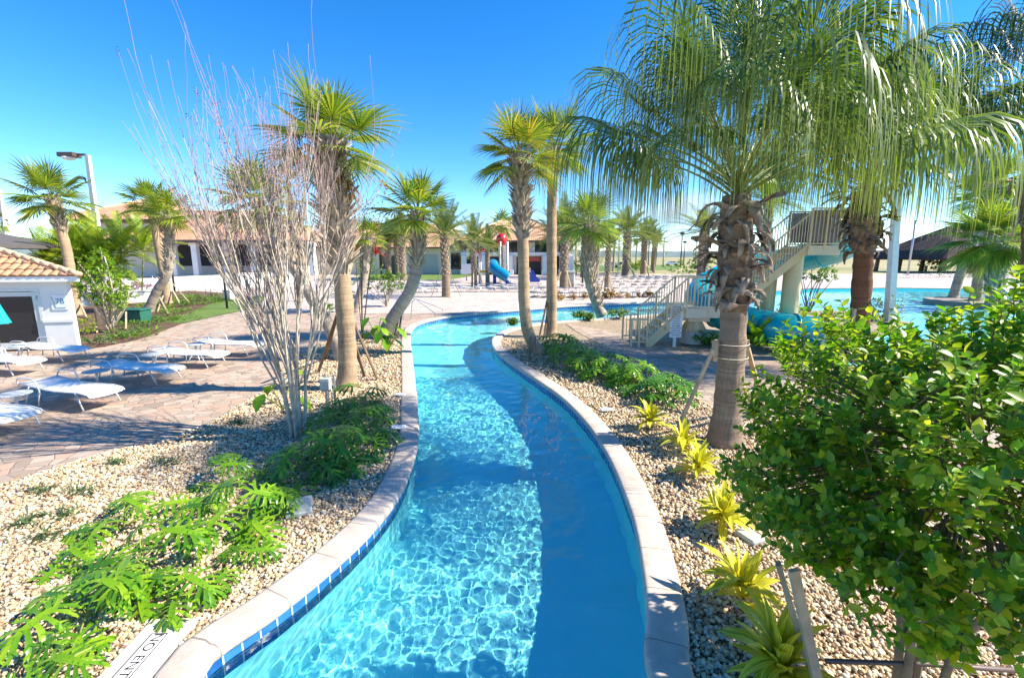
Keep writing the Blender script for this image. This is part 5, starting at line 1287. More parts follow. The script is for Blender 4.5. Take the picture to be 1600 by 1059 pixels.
    for px in (272, 306, 352, 398, 442, 488):
        cmb = MB(); xx = Q(px, 400, Y - 12.5).x; cmb.box((xx, -12.5, zm / 2), (.8, .8, zm - .4), 0, .05); cmb.box((xx, -12.5, zm - .6), (1.1, 1.1, .5), 0, .05); cmb.build('column', M_trim, th, smooth=False)
    # tower with a pyramid roof
    Yt = 70; XT = lambda x: Q(x, 350, Yt).x; ZT = lambda y: Q(180, y, Yt).z
    a0, a1 = XT(122), XT(240); ze = ZT(344); zp = ZT(318); cy = Yt - Y
    wl = MB(); wl.box(((a0 + a1) / 2, cy + 6, ze / 2), (a1 - a0, 12, ze)); wl.build('wall', M_stucco, th, smooth=False)
    rf = MB(); caps = hip(rf, XT(100), XT(283), cy - 2, cy + 16, ze, zp - ze + 1.6, (XT(283) - XT(100)) / 2 - .05); rb = rf.build('roof', M_roof_far, th, smooth=False)
    cp = MB()
    for a, b in caps: cp.tube([Vector(a) + UP * .05, Vector(b) + UP * .05], .22, 6)
    cp.build('ridge_tiles', M_hipc, rb)
    gt = MB(); gt.box(((XT(100) + XT(283)) / 2, cy - 2.08, ze - .2), (XT(283) - XT(100), .16, .4)); gt.build('gutter', M_gutter, th, smooth=False)
    bd = MB(); bd.box(((a0 + a1) / 2, cy - .2, ZT(356)), (a1 - a0 + .4, .4, 1.3)); bd.build('string_course', M_trim, th, smooth=False)
    rf = MB(); rr0 = MB(); lx0, lx1 = XT(215), XT(262); roof_face(rf, (lx0, cy - 3.5, ZT(369)), (lx1, cy - 3.5, ZT(369)), (lx1, cy - .5, ZT(358)), (lx0, cy - .5, ZT(358))); rf.build('porch_roof', M_roof_far, th, smooth=False)
clubhouse()
# terrace: white retaining walls, ramp rails and steps
for i, (a, b, y0, lb, th_) in enumerate((((128, 476), (250, 470), 459, 'low white retaining wall behind the crossing palms', .3), ((196, 452), (292, 448), 437, 'white terrace wall with the purple flowers before it', .3), ((262, 455), (345, 450), 434, 'white ramp wall stepping up to the porch', .3), ((345, 450), (470, 446), 428, 'long white terrace wall behind the bare tree', .3))):
    A, B_ = P(*a), P(*b); h = Q(a[0], y0, A.y).z; mb = MB(); mb.beam(A + UP * (h / 2 - .05), B_ + UP * (h / 2 - .05), th_, h + .1); w = mb.build('retaining_wall', M_white, None, A, smooth=False)
    w.data.transform(Matrix.Translation(-A)); tag(w, lb, 'wall', 'terrace walls')
    cmb = MB(); cmb.beam(UP * (h + .03), B_ - A + UP * (h + .03), th_ + .1, .07); cmb.build('cap', M_trim, w, smooth=False)
def railing(pts, label, h=.9, n=4, mat=None, r=.03):
    th = thing('handrail', label, 'railing', pts[0]); o = Vector(pts[0]); q = [Vector(p) - o for p in pts]
    for z in (h, h * .55):
        mb = MB(); mb.tube([p + UP * z for p in q], r, 6); mb.build('rail', mat or M_galv, th)
    for i in range(n):
        f = i / (n - 1) * (len(q) - 1); a = int(min(f, len(q) - 2)); p = q[a].lerp(q[a + 1], f - a); mb = MB(); mb.tube([p, p + UP * h], r, 6); mb.build('post', mat or M_galv, th)
railing([P(222, 447), P(240, 447), P(252, 452), P(265, 455)], 'grey ramp rail nearest the purple flowers', 1.1, 4)
railing([P(280, 456), P(305, 455), P(322, 459), P(330, 461)], 'grey ramp rail bending down to the lawn', 1.0, 4)
mb = MB(); b = P(358, 468); mb.box((0, 0, Q(358, 452, b.y).z / 2), (.55, .5, Q(358, 452, b.y).z), 0, .03); tag(mb.build('stone_pier', M_white, None, b, smooth=False), 'squat white pier at the upper end of the lawn', 'pier')
# ---------------------------------------------------------------- slide tower
M_cream = simple('cream_painted_steel', (.68, .53, .31), .5, vary=.07, scale=3)
M_creamw = simple('pale_cream_panel', (.70, .59, .42), .6, vary=.06, scale=3)
M_slide = simple('teal_fibreglass', (.0, .33, .40), .22, vary=.1, scale=1.5, coat=.4)
M_mesh = simple('grey_panel', (.27, .25, .28), .7, vary=.1)
def slide_tower():
    Y = 16.3; o = Vector((Q(1083, 520, Y).x, Y, 0)); th = thing('slide_tower', 'cream steel stair tower of the teal water slide', 'slide tower', o)
    xs = lambda px, y=480, Yq=Y: Q(px, y, Yq).x - o.x
    zL = Q(1075, 481, Y).z; zU = Q(1260, 386, Y).z; W = 1.15
    xA, xB, xC, xD, xE = xs(1003, 522), xs(1062, 481), xs(1128, 481), xs(1246, 388), xs(1292, 388)
    # stringers and treads
    def flight(x0, z0, x1, z1, name):
        st = MB(); L = Vector((x1 - x0, 0, z1 - z0)); n = max(4, int((z1 - z0) / .19))
        for y in (-W / 2, W / 2):
            st = MB(); st.beam((x0, y, z0 - .05), (x1, y, z1 - .05), .07, .30); st.build('stringer', M_cream, th, smooth=False)
        for k in range(n):
            f = (k + .5) / n; t_ = MB(); t_.box((x0 + (x1 - x0) * f, 0, z0 + (z1 - z0) * (k + 1) / n - .03), (abs(x1 - x0) / n + .03, W - .08, .05)); t_.build('step', M_creamw, th, smooth=False)
    flight(xA, .05, xB, zL, 'lower'); flight(xC, zL, xD, zU, 'upper')
    def deck(x0, x1, z, nm):
        d = MB(); d.box(((x0 + x1) / 2, 0, z - .02), (x1 - x0, W + .1, .06)); 
        for y in (-W / 2 - .05, W / 2 + .05): d.box(((x0 + x1) / 2, y, z - .12), (x1 - x0 + .04, .06, .32))
        for x in (x0 + .03, x1 - .03): d.box((x, 0, z - .16), (.06, W + .02, .22))
        d.build(nm, M_creamw, th, smooth=False)
    deck(xB, xC, zL, 'landing'); deck(xD - .02, xE, zU, 'platform')
    # guard rails with pickets
    def guard(p0, p1, h, nm='guard_rail', step=.125, r=.011, ends=(1, 1)):
        p0, p1 = Vector(p0), Vector(p1); g = MB(); n = max(2, int((p1 - p0).length / step))
        for z in (h, .10): g.beam(p0 + UP * z, p1 + UP * z, .045, .045)
        for k in range(1, n): p = p0.lerp(p1, k / n); g.beam(p + UP * .10, p + UP * h, r * 2, r * 2)
        for p in [q for q, k in ((p0, ends[0]), (p1, ends[1]), (p0.lerp(p1, .5), 1)) if k]: g.beam(p - UP * .12, p + UP * (h + .02), .06, .06)
        return g.build(nm, M_cream, th, smooth=False)
    h = 1.1; 
    for y in (-W / 2 - .06, W / 2 + .06):
        guard((xA, y, .1), (xB, y, zL), h, ends=(1, 0)); guard((xB, y, zL), (xC, y, zL), h, ends=(1, 0)); guard((xC, y, zL), (xD, y, zU), h + .05, ends=(1, 0)); guard((xD, y, zU), (xE, y, zU), 1.25)
    guard((xA - .55, -W / 2 - .06, .05), (xA, -W / 2 - .06, .05), .9, ends=(1, 0)); guard((xA - .55, W / 2 + .06, .05), (xA, W / 2 + .06, .05), .9, ends=(1, 0))
    for y in (-W / 2 - .02, W / 2 + .02):
        pn = MB(); pn.box(((xD + xE) / 2, y, zU + .68), (xE - xD - .08, .02, 1.05)); pn.build('mesh_panel', M_mesh, th, smooth=False)
    # pedestal and columns
    pd = MB(); pd.lathe([(.44, 0), (.44, .22), (.46, .24), (.46, .42), (.40, .45)], (0, 0, 0), 28); pd.build('pedestal_base', simple('concrete_ring', (.50, .46, .40), .85, bump=.3), th, angle=40)
    pf = MB(); pf.lathe([(.40, .45), (.33, .60), (.27, .85), (.27, .95), (.33, 1.0), (.40, zL - .26)], (0, 0, 0), 24); pf.build('pedestal', M_cream, th, angle=40)
    cap = MB(); cap.box((0, 0, zL - .28), (.75, .9, .3)); cap.build('pedestal_cap', M_creamw, th, smooth=False)
    rb = MB()
    for k in range(10): a = k * .6283; rb.beam((.45 * math.cos(a), .45 * math.sin(a), .44), (.28 * math.cos(a), .28 * math.sin(a), .75), .03, .06)
    rb.build('gusset', M_cream, th, smooth=False)
    for px, y, r, zt in ((1208, .25, .25, zU - 1.0), (1232, -.2, .29, zU - .3), (1256, .35, .12, zU - .25)):
        c = MB(); x = xs(px, 440); c.lathe([(r + .1, 0), (r + .1, .06), (r, .07), (r, zt - .02)], (x, y, 0), 24); c.build('column', M_cream, th, angle=40)
        if zt < zU - .6:
            ar = MB(); ar.beam((x, y, zt - .1), (xs(1200, 430) - .2, 0, zt + .12), .12, .2); ar.build('bracket', M_cream, th, smooth=False)
    return o, xE, zU
so, sxE, szU = slide_tower()
def slide_tube():
    p = [(so.x + sxE - .25, so.y, szU + .62), (so.x + sxE + .5, so.y + .15, szU + .45), (so.x + sxE + 1.3, so.y + 1.1, szU + .05), (so.x + sxE + .9, so.y + 2.5, szU - .35), (so.x + sxE - .8, so.y + 3.2, szU - .8), (so.x + sxE - 2.6, so.y + 2.9, szU - 1.35), (so.x + sxE - 3.7, so.y + 1.6, szU - 1.95), (so.x + sxE - 3.3, so.y - .1, szU - 2.45), (so.x + sxE - 1.9, so.y - .95, szU - 2.75)]
    e1 = Q(1275, 521, so.y - 1.6); p += [tuple(e1 + Vector((-1.2, .25, .12))), tuple(e1)]
    pts = catmull(p, 8); th = thing('water_slide', 'teal tube slide curling round from the platform down to the big pool', 'slide', pts[-1]); o = pts[-1]
    mb = MB(); r = .54; q = [a - o for a in pts]; n = 22
    # double walled tube: the outer skin, the inner skin, closed by the rim
    mb.tube(q, [r * 1.05 if i < 10 else r for i in range(len(q))], n, cap=False); m = len(mb.v)
    inn = MB(); inn.tube(q, [r - .03] * len(q), n, cap=False)
    mb.add(inn.v, [f[::-1] for f in inn.f]); k = (len(q) - 1) * n
    mb.add([mb.v[k + j] for j in range(n)] + [mb.v[m + k + j] for j in range(n)], [(j, (j + 1) % n, n + (j + 1) % n, n + j) for j in range(n)])
    mb.build('tube', M_slide, th)
    for s in range(10, len(q) - 3, 11):
        f = MB(); d = (q[s + 1] - q[s]).normalized(); f.tube([q[s] - d * .03, q[s] - d * .025, q[s] + d * .025, q[s] + d * .03], [r + .005, r + .045, r + .045, r + .005], n, cap=False); f.build('flange', M_slide, th)
    rm = MB(); d = (q[-1] - q[-3]).normalized(); rm.tube([q[-1] - d * .02, q[-1] + d * .012], [r + .01, r + .01], n, cap=False); 
    ft = MB(); sd, nn = frame(d)
    for a in range(n):
        t0, t1 = a / n * 6.28318, (a + 1) / n * 6.28318
        vs = [(sd * math.cos(t) + nn * math.sin(t)) * rr + d * .012 for t, rr in ((t0, r + .012), (t1, r + .012), (t1, r - .05), (t0, r - .05))]; rm.add(vs, [(0, 1, 2, 3)])
    rm.build('white_rim', M_signw, th)
    # runout flume: a pale open trough from the tube mouth into the pool
    fl = MB(); vs = []; m_ = 12
    for k in range(4):
        c = d * (.02 + k * .3) - UP * .05 * k
        for j in range(m_): t_ = math.pi + math.pi * j / (m_ - 1); vs.append(c + sd * math.cos(t_) * (r - .04) + nn * math.sin(t_) * (r - .04))
    fl.add(vs, [(k * m_ + j, k * m_ + j + 1, (k + 1) * m_ + j + 1, (k + 1) * m_ + j) for k in range(3) for j in range(m_ - 1)]); fl.build('runout', M_signw, th)
slide_tube()
# rules board before the stairs
c = P(1054, 540); th = thing('rules_board', 'narrow white board of slide rules on a short post', 'sign', c); zt, zb = Q(1054, 476, c.y).z, Q(1054, 527, c.y).z; w = .42
mb = MB(); mb.box((0, 0, (zt + zb) / 2), (w, .03, zt - zb), 0, .004); bd = mb.build('board', M_signw, th, smooth=False)
mb = MB(); mb.box((0, .05, zb / 2 + .05), (.09, .06, zb + .3)); mb.build('post', M_signw, th, smooth=False)
rr = random.Random(9); z = zt - .08; text('SLIDE RULES', .055, M_ink, Matrix.Translation((0, -.018, z)) @ XZ, bd)
for k, tx in enumerate(('NO RUNNING', 'ONE RIDER', 'AT A TIME', 'NO DIVING', 'SIT OR LIE', 'FACE UP', 'FEET FIRST', 'NO TUBES', 'KEEP ARMS IN', 'CLEAR THE', 'POOL AT ONCE', 'NO GLASS')):
    z -= (zt - zb - .16) / 12; text(tx, .058, M_ink, Matrix.Translation((0, -.018, z)) @ XZ, bd)
# ---------------------------------------------------------------- sunbeds and tables
M_sling = simple('white_sling', (.78, .77, .76), .7, vary=.04, scale=10)
M_frame = simple('pale_aluminium', (.66, .66, .64), .38, .3, vary=.05)
M_tabtop = simple('speckled_table_top', (.38, .41, .43), .5, vary=.25, scale=30)
def sunbed(label, arms=True, far=False, group='sunbeds beside the tiled hut'):
    """local: length along +X (head at -X end), 1.95 m long"""
    th = thing('sunbed', label, 'sunbed', (0, 0, 0), 0, group); L, W, H = 1.95, .66, .36
    m = MB(); prof = [(-L / 2, H + .10), (-L / 2 + .35, H + .045), (-L / 2 + .75, H), (0, H - .015), (L / 2 - .3, H), (L / 2 - .06, H - .035), (L / 2, H - .09)]
    vs = []; n = len(prof)
    for x, z in prof:
        for y, dz in ((-W / 2 + .03, 0), (-W / 4, -.012), (0, -.018), (W / 4, -.012), (W / 2 - .03, 0)): vs += [(x, y, z + dz)]
    for x, z in prof:
        for y, dz in ((-W / 2 + .03, 0), (-W / 4, -.012), (0, -.018), (W / 4, -.012), (W / 2 - .03, 0)): vs += [(x, y, z + dz - .012)]
    fs = []
    for i in range(n - 1):
        for j in range(4):
            a = i * 5 + j; fs.append((a, a + 5, a + 6, a + 1)); b = n * 5 + a; fs.append((b, b + 1, b + 6, b + 5))
    for i in range(n - 1):
        for j in (0, 4): a = i * 5 + j; fs.append((a, n * 5 + a, n * 5 + a + 5, a + 5) if j == 0 else (a, a + 5, n * 5 + a + 5, n * 5 + a))
    for j in range(4): fs.append((j, j + 1, n * 5 + j + 1, n * 5 + j)); k = (n - 1) * 5 + j; fs.append((k + 1, k, n * 5 + k, n * 5 + k + 1))
    m.add(vs, fs); m.build('sling', M_sling, th)
    f = MB()
    for y in (-W / 2, W / 2): f.tube([(x, y, z) for x, z in prof], .016, 6)
    for x, z in (prof[0], prof[3], prof[5]): f.tube([(x, -W / 2, z - .012), (x, W / 2, z - .012)], .013, 6)
    f.build('frame', M_frame, th)
    for y in (-W / 2 - .01, W / 2 + .01):
        l = MB(); l.tube([(L / 2 - .38, y, H), (L / 2 - .2, y * 1.04, 0)], .017, 6); l.build('leg', M_frame, th)
        l = MB(); l.tube([(-.32, y, H), (-.30, y * 1.04, 0)] if not arms else [(-.42, y, H), (-.48, y * 1.03, 0)], .017, 6); l.build('leg', M_frame, th)
        l = MB(); l.tube([(-L / 2 + .22, y * .9, H + .05), (-L / 2 + .1, y * 1.0, 0)], .017, 6); l.build('leg', M_frame, th)
        if arms:
            a = MB(); a.tube(catmull([(-.36, y * 1.05, H - .1), (-.42, y * 1.08, H + .13), (-.52, y * 1.08, H + .22), (-.85, y * 1.08, H + .225), (-.98, y * 1.06, H + .17), (-1.0, y, H + .04)], 4), .016, 6); a.build('arm', M_frame, th)
    return th
sb = sunbed('white sunbed with raised arms, third out from the hut along the near row'); 
def put_bed(o, px, ang, label, first=False, group=None):
    p = P(*px); p.z = 0.0
    if first: o.location = p; o.rotation_euler = (0, 0, R(ang)); o['label'] = label; return o
    return copy_thing(o, label, p, R(ang), None, group)
put_bed(sb, (118, 629), -14, 'white sunbed in the near row between the two round tables', True)
for px, ang, lb in (((-22, 668), -14, 'white sunbed cut by the picture edge in front of the nearest round table'), ((222, 594), -7, 'white sunbed in shade in the middle of the near row'), ((300, 569), -5, 'white sunbed fourth along the near row, past the shaded one'), ((363, 552), -4, 'white sunbed at the far end of the near row'),
                    ((85, 560), -8, 'white sunbed parked under the 7B sign'), ((8, 580), -8, 'white sunbed in front of the parasol, cut by the picture edge')):
    put_bed(sb, px, ang, lb)
def side_table(label):
    th = thing('side_table', label, 'table', (0, 0, 0), 0, 'round side tables between the sunbeds')
    t_ = MB(); t_.lathe([(.0, .455), (.24, .455), (.255, .462), (.255, .478), (.245, .484), (0.0, .486)], n=28); t_.build('table_top', M_tabtop, th, angle=40)
    c = MB(); c.tube([(0, 0, .17), (0, 0, .457)], .028, 10); c.build('column', M_frame, th)
    for k in range(4):
        a = k * math.pi / 2 + .5; l = MB(); l.tube(catmull([(0, 0, .2), (.1 * math.cos(a), .1 * math.sin(a), .15), (.22 * math.cos(a), .22 * math.sin(a), .0)], 3), .014, 6); l.build('leg', M_frame, th)
    return th
st = side_table('round side table nearest the camera, cut off from the near row'); st.location = P(30, 651)
for px, lb in (((155, 610), 'round side table second along the near row'), ((242, 580), 'round side table third along the near row'), ((308, 561), 'round side table fourth along the near row'), ((37, 565), 'round side table beside the sunbed at the parasol')):
    copy_thing(st, lb, P(*px), rnd(0, 3))
# far sunbeds: simple copies in rows on the pale deck
fb = sunbed('', False, True, 'sunbeds in rows on the far deck')
rows = []
rg = random.Random(77)
for r_, (xa, xb, y, n) in enumerate(((842, 1035, 463, 11), (835, 1040, 456, 12), (905, 1042, 449, 9), (915, 1045, 444, 9), (930, 1045, 440, 9), (940, 1045, 436, 9), (612, 690, 456, 5), (590, 690, 449, 6), (715, 800, 455, 5), (755, 830, 449, 5))):
    for k in range(n):
        rows.append(((xa + (xb - xa) * k / (n - 1) + rg.uniform(-2, 2), y + rg.uniform(-.4, .4)), r_, k, n))
ORD = ('first', 'second', 'third', 'fourth', 'fifth', 'sixth', 'seventh', 'eighth', 'ninth', 'tenth', 'eleventh', 'twelfth')
RN = ('front row beyond the island, by the border plants', 'second row behind the border plants', 'third row, level with the low yellow date palm', 'fourth row beyond the island', 'fifth row beyond the island', 'last row before the lawn', 'front row behind the pool steps', 'back row behind the pool steps', 'row before the play slide', 'back row under the play slide')
for k, (px, r_, i, n) in enumerate(rows):
    lb = 'white sunbed, %s from its near-palm end of the %s' % (ORD[i], RN[r_])
    lb = 'white sunbed %s along the %s' % (ORD[i], RN[r_])
    o = fb if k == 0 else copy_thing(fb); o.location = P(*px); o.location.z = 0; o.rotation_euler = (0, 0, R(rg.uniform(55, 75) if r_ < 6 else rg.uniform(-20, 20))); o['label'] = lb
fc = None
for k in range(12):
    px = (1408 + k * 17, 433.5 - k * .12); lb = 'white sunbed %s along the row under the thatched roof' % ORD[k]
    o = copy_thing(fb, lb, P(*px), R(rg.uniform(-12, 12)), 1.25, 'sunbeds beside the thatched roof'); o.location.z = 0
# ---------------------------------------------------------------- lamps and posts
def floodpost(px, top, label, w=.22, flood=True):
    b = P(*px); h = Q(top[0], top[1], b.y).z; th = thing('light_post', label, 'lamp post', b)
    mb = MB(); k = w / .22; dxx = Q(top[0], top[1], b.y).x - b.x; mb.add([(s * w / 2 * q + dxx * f, t_ * w / 2 * q, z) for f, z, q in ((0, -.05, 1.15), (1, h, .8)) for s, t_ in ((-1, -1), (1, -1), (1, 1), (-1, 1))], [(0, 1, 5, 4), (1, 2, 6, 5), (2, 3, 7, 6), (3, 0, 4, 7), (4, 5, 6, 7)]); mb.build('pole', M_concpole, th, smooth=False)
    if flood:
        f = MB(); f.box((dxx - .35 * k, 0, h + .05), (.5 * k, .1 * k, .1 * k)); f.box((dxx - .95 * k, 0, h + .02), (.85 * k, .55 * k, .22 * k), 0, .04); hd = f.build('lamp_head', M_bronze, th, smooth=False)
        g = MB(); g.lathe([(.30 * k, -.0), (.24 * k, -.12 * k), (.05 * k, -.16 * k)], (dxx - 1.0 * k, 0, h - .09 * k), 16); g.build('lens', M_signw, hd)
    return th, b, h, dxx
th, b, h, dx = floodpost((166, 462), (137, 243), 'tall white light post with a bronze flood head, behind the feather palms', .32)
zz = Q(134, 285, b.y).z; f = .83
mb = MB(); mb.tube(catmull([(dx * f, 0, zz), (dx * f - .35, 0, zz - .05), (dx * f - .45, 0, zz + .25)], 5), .05, 6); mb.lathe([(.02, .1), (.22, .05), (.34, -.05), (.3, -.1), (.0, -.1)], (dx * f - .75, 0, zz + .35), 14); mb.build('small_lamp', M_black, th)
floodpost((18, 452), (-1, 296), 'white light post at the picture edge above the shade roof', .3)
th, b, h, dx = floodpost((1389, 500), (1412, 150), 'pale grey square post rising between the ribbon palms', .28, False)
def streetlamp(px, top, label, mat=M_black, r=.07, head=.32):
    b = P(*px); h = Q(px[0], top, b.y).z; th = thing('street_lamp', label, 'street lamp', b); k = head / .32
    mb = MB(); mb.tube([(0, 0, -.05), (0, 0, h - .6 * k)], [r * 1.3, r], 8); mb.build('pole', mat, th)
    mb = MB(); mb.lathe([(.06, -.62 * k), (.12, -.58 * k), (.18 * k, -.3 * k)], (0, 0, h), 12); mb.build('lantern', M_signw, th); mb = MB(); mb.lathe([(head * .55, -.3 * k), (head * 1.25, -.22 * k), (head * .9, -.12 * k), (.06, 0)], (0, 0, h), 14); mb.build('cap', mat, th)
streetlamp((466, 470), 262, 'dark street lamp standing behind the bare tree', M_bronze, .16, .5)
streetlamp((1063, 418), 362, 'black street lamp nearest the slide stairs, against the sky', M_black, .15, .75); streetlamp((1068, 413), 376, 'smaller black street lamp just behind the near one', M_black, .18, .8); streetlamp((1086, 415), 374, 'black street lamp alone to the slide side', M_black, .16, .75)
for px, top, lb, m in (((910, 447), 372, 'dark slim pole before the booted palm', M_black), ((966, 422), 350, 'white slim flagpole between the date palms', M_concpole), ((1036, 416), 372, 'white far pole past the wind blown date palm', M_concpole), ((355, 481), 392, 'dark slim post at the lawn edge', M_black), ((273, 455), 405, 'dark slim post beside the crossing palms', M_black), ((1418, 430), 345, 'grey far pole beside the thatched roof', M_galv)):
    b = P(*px); h = Q(px[0], top, b.y).z; th = thing('post', lb, 'post', b); mb = MB(); mb.tube([(0, 0, -.05), (0, 0, h)], b.y * .0016 + .02, 8); mb.build('shaft', m, th); mb = MB(); mb.lathe([(b.y * .003 + .04, 0), (b.y * .003 + .04, .06), (.03, .1)], (0, 0, h), 8); mb.build('top', m, th)
# ---------------------------------------------------------------- thatched roof
b = P(1500, 425.5); th = thing('thatched_pavilion', 'dark thatched pavilion on timber posts beyond the big pool', 'pavilion', b); zE, zR = Q(1420, 402, b.y).z, Q(1500, 350, b.y).z; x0, x1 = Q(1411, 400, b.y).x - b.x, Q(1625, 400, b.y).x - b.x
t = NT('thatch'); ob = t.coord(); mp = t.n('Mapping'); mp.inputs['Scale'].default_value = (2.5, 2.5, .5); t.l(ob, mp.inputs[0]); n = t.noise(2, 6, .75, mp.outputs[0])
M_thatch = t.done(t.ramp(n, [(.3, (.035, .028, .028)), (.7, (.13, .105, .095))]), .95, t.bump(n, 1, .3), spec=.1)
mb = MB(); rg = random.Random(3); cols, rws = 90, 7; vs = []; D = 9.0
ring = [(x0, -D), (x1, -D), (x1, D), (x0, D)]; rl, rr_ = x0 + (x1 - x0) * .36, x1 - (x1 - x0) * .36
per = []
for k in range(4):
    a, c = Vector((*ring[k], 0)), Vector((*ring[(k + 1) % 4], 0))
    for j in range(24): per.append(a.lerp(c, j / 24))
for r_ in range(rws):
    f = r_ / (rws - 1)
    for p in per:
        tx = min(max(p.x, rl), rr_); q = Vector((p.x + (tx - p.x) * f, p.y * (1 - f), 0)); z = zE + (zR - zE) * (f ** .85) + rg.uniform(-.12, .12)
        if r_ == 0: z -= rg.uniform(0, .35)
        vs.append((q.x, q.y, z))
m = len(per); fs = [(r_ * m + j, r_ * m + (j + 1) % m, (r_ + 1) * m + (j + 1) % m, (r_ + 1) * m + j) for r_ in range(rws - 1) for j in range(m)]
o2 = len(vs); vs += [(v[0] * .97, v[1] * .97, zE - .5) for v in vs[:m]]; fs += [(o2 + j, o2 + (j + 1) % m, (j + 1) % m, j) for j in range(m)]; fs.append(tuple(o2 + m - 1 - j for j in range(m)))
mb.add(vs, fs); mb.build('thatch_roof', M_thatch, th, smooth=False)
for f in (.04, .22, .4, .55, .7, .85, .97):
    for y in (-7.5, 7.5):
        mb = MB(); x = x0 + (x1 - x0) * f; mb.tube([(x, y, -.05), (x + .2, y, zE)], [.42, .34], 8); mb.build('post', M_wood_dk, th)
# ---------------------------------------------------------------- play structure
b = P(778, 441); th = thing('play_structure', 'small water play frame with red roof, red ball and blue slide', 'play structure', b); k = b.y / 711
zz = lambda y: Q(778, y, b.y).z
xx = lambda x: Q(x, 420, b.y).x - b.x
M_pw = simple('white_painted_tube', (.74, .73, .72), .4); M_red = simple('red_plastic', (.52, .02, .02), .35); M_blue = simple('blue_plastic', (.0, .20, .40), .3, vary=.1); M_bl2 = simple('deep_blue_plastic', (.01, .06, .35), .3)
for x, y, zt in ((750, -1, 392), (762, -1, 388), (782, -1, 378), (793, -1, 378), (750, 1.2, 392), (793, 1.2, 378), (789, 1.2, 380)):
    mb = MB(); mb.tube([(xx(x), y, -.05), (xx(x), y, zz(zt))], .13, 8); mb.build('upright', M_pw, th)
mb = MB(); mb.beam((xx(748), -1, zz(424)), (xx(797), -1, zz(424)), .2, .25); mb.beam((xx(748), 1.2, zz(424)), (xx(797), 1.2, zz(424)), .2, .25); mb.box(((xx(782) + xx(797)) / 2, .1, zz(424) - .1), (xx(797) - xx(780), 2.2, .15)); mb.build('deck', simple('yellow_plastic', (.55, .40, .03), .4), th, smooth=False)
mb = MB(); a, c, d = (xx(745), zz(396)), (xx(782), zz(382)), (xx(800), zz(380))
mb.add([(x, y, z + dz) for dz in (0, .25) for x, z in (a, c) for y in (-1.6, 1.8)], [(0, 2, 3, 1), (4, 5, 7, 6), (0, 4, 6, 2), (1, 3, 7, 5), (0, 1, 5, 4), (2, 6, 7, 3)]); mb.build('roof', M_red, th, smooth=False)
mb = MB(); mb.lathe([(.001, -.75), (.35, -.65), (.62, -.3), (.66, 0), (.55, .4), (.3, .65), (.001, .72)], (xx(784), 0, zz(374)), 18); mb.build('ball', M_red, th)
mb = MB(); pts = catmull([(xx(770), -1.2, zz(414)), (xx(774), -2.4, zz(419)), (xx(786), -2.9, zz(427)), (xx(794), -3.0, zz(432))], 6); mb.tube(pts, [.75, .7, .7] + [.62] * (len(pts) - 3), 14); mb.build('slide', M_blue, th)
mb = MB(); mb.tube([(xx(774), -2.6, 0), (xx(774), -2.6, zz(425))], .2, 8); mb.tube([(xx(794), -2.9, 0), (xx(794), -2.9, zz(436))], .3, 8); mb.build('slide_support', M_bl2, th)
b = P(834, 440); th = thing('toddler_slide', 'deep blue toddler slide past the play frame', 'slide'); th.location = b
mb = MB(); k = b.y / 700; mb.add([(x * k, y * k, z * k) for y in (-6, 6) for x, z in ((-6, 0), (-6, 16), (-1, 17), (4, 8), (9, 3), (9, 0))], [(0, 1, 2, 3, 4, 5)[::-1], (6, 7, 8, 9, 10, 11)] + [(i, (i + 1) % 6, 6 + (i + 1) % 6, 6 + i) for i in range(6)]); mb.build('chute', M_bl2, th, smooth=False)
mb = MB(); mb.beam((-6 * k, -6 * k, 20 * k), (-6 * k, 6 * k, 20 * k), .1, .1); mb.beam((-6 * k, -6 * k, 14 * k), (-6 * k, -6 * k, 20.5 * k), .1, .1); mb.beam((-6 * k, 6 * k, 14 * k), (-6 * k, 6 * k, 20.5 * k), .1, .1); mb.build('handrail', M_pw, th, smooth=False)
b = P(729, 438); th = thing('deck_sign', 'small white notice on a post beside the slimmer date palm', 'sign', b); mb = MB(); mb.box((0, -.06, Q(729, 420, b.y).z), (1.3, .06, 1.3), 0, .02); mb.build('board', M_signw, th, smooth=False); mb = MB(); mb.tube([(0, 0, -.05), (0, 0, Q(729, 420, b.y).z)], .08, 8); mb.build('post', M_galv, th)
b = P(889, 448); mb = MB(); mb.box((0, 0, .7), (1.0, 1.0, 1.4), 0, .08); mb.box((0, 0, 1.5), (1.1, 1.1, .2), 0, .05); tag(mb.build('litter_bin', M_greybox, None, b, smooth=False), 'pale square litter bin beside the date palm past the island pair', 'bin')
# ---------------------------------------------------------------- pool steps rail
th = thing('pool_handrail', 'pair of bent stainless rails at the river steps', 'handrail', P(640, 498)); o = th.location
for (ax, ay), (bx_, by_), (cx, cyy) in (((642, 497), (653, 470), (680, 508)), ((630, 499), (641, 468), (692, 500))):
    p0 = P(ax, ay); t0 = Q(bx_ - 9, by_, p0.y); e = P(cx, cyy, WZ - .3); k_ = Vector((t0.x, t0.y, t0.z)); mb = MB(); d = (e - p0); d.z = 0
    pts = [p0, p0.lerp(k_, .85), k_ + d * .06, k_ + d * .2, p0 + d * .92 + UP * .22, p0 + d * 1.0 + UP * .05, Vector((p0.x + d.x, p0.y + d.y, WZ - .5))]; mb.tube(catmull([q - o for q in pts], 4), .022, 8); mb.build('rail', M_steel, th)
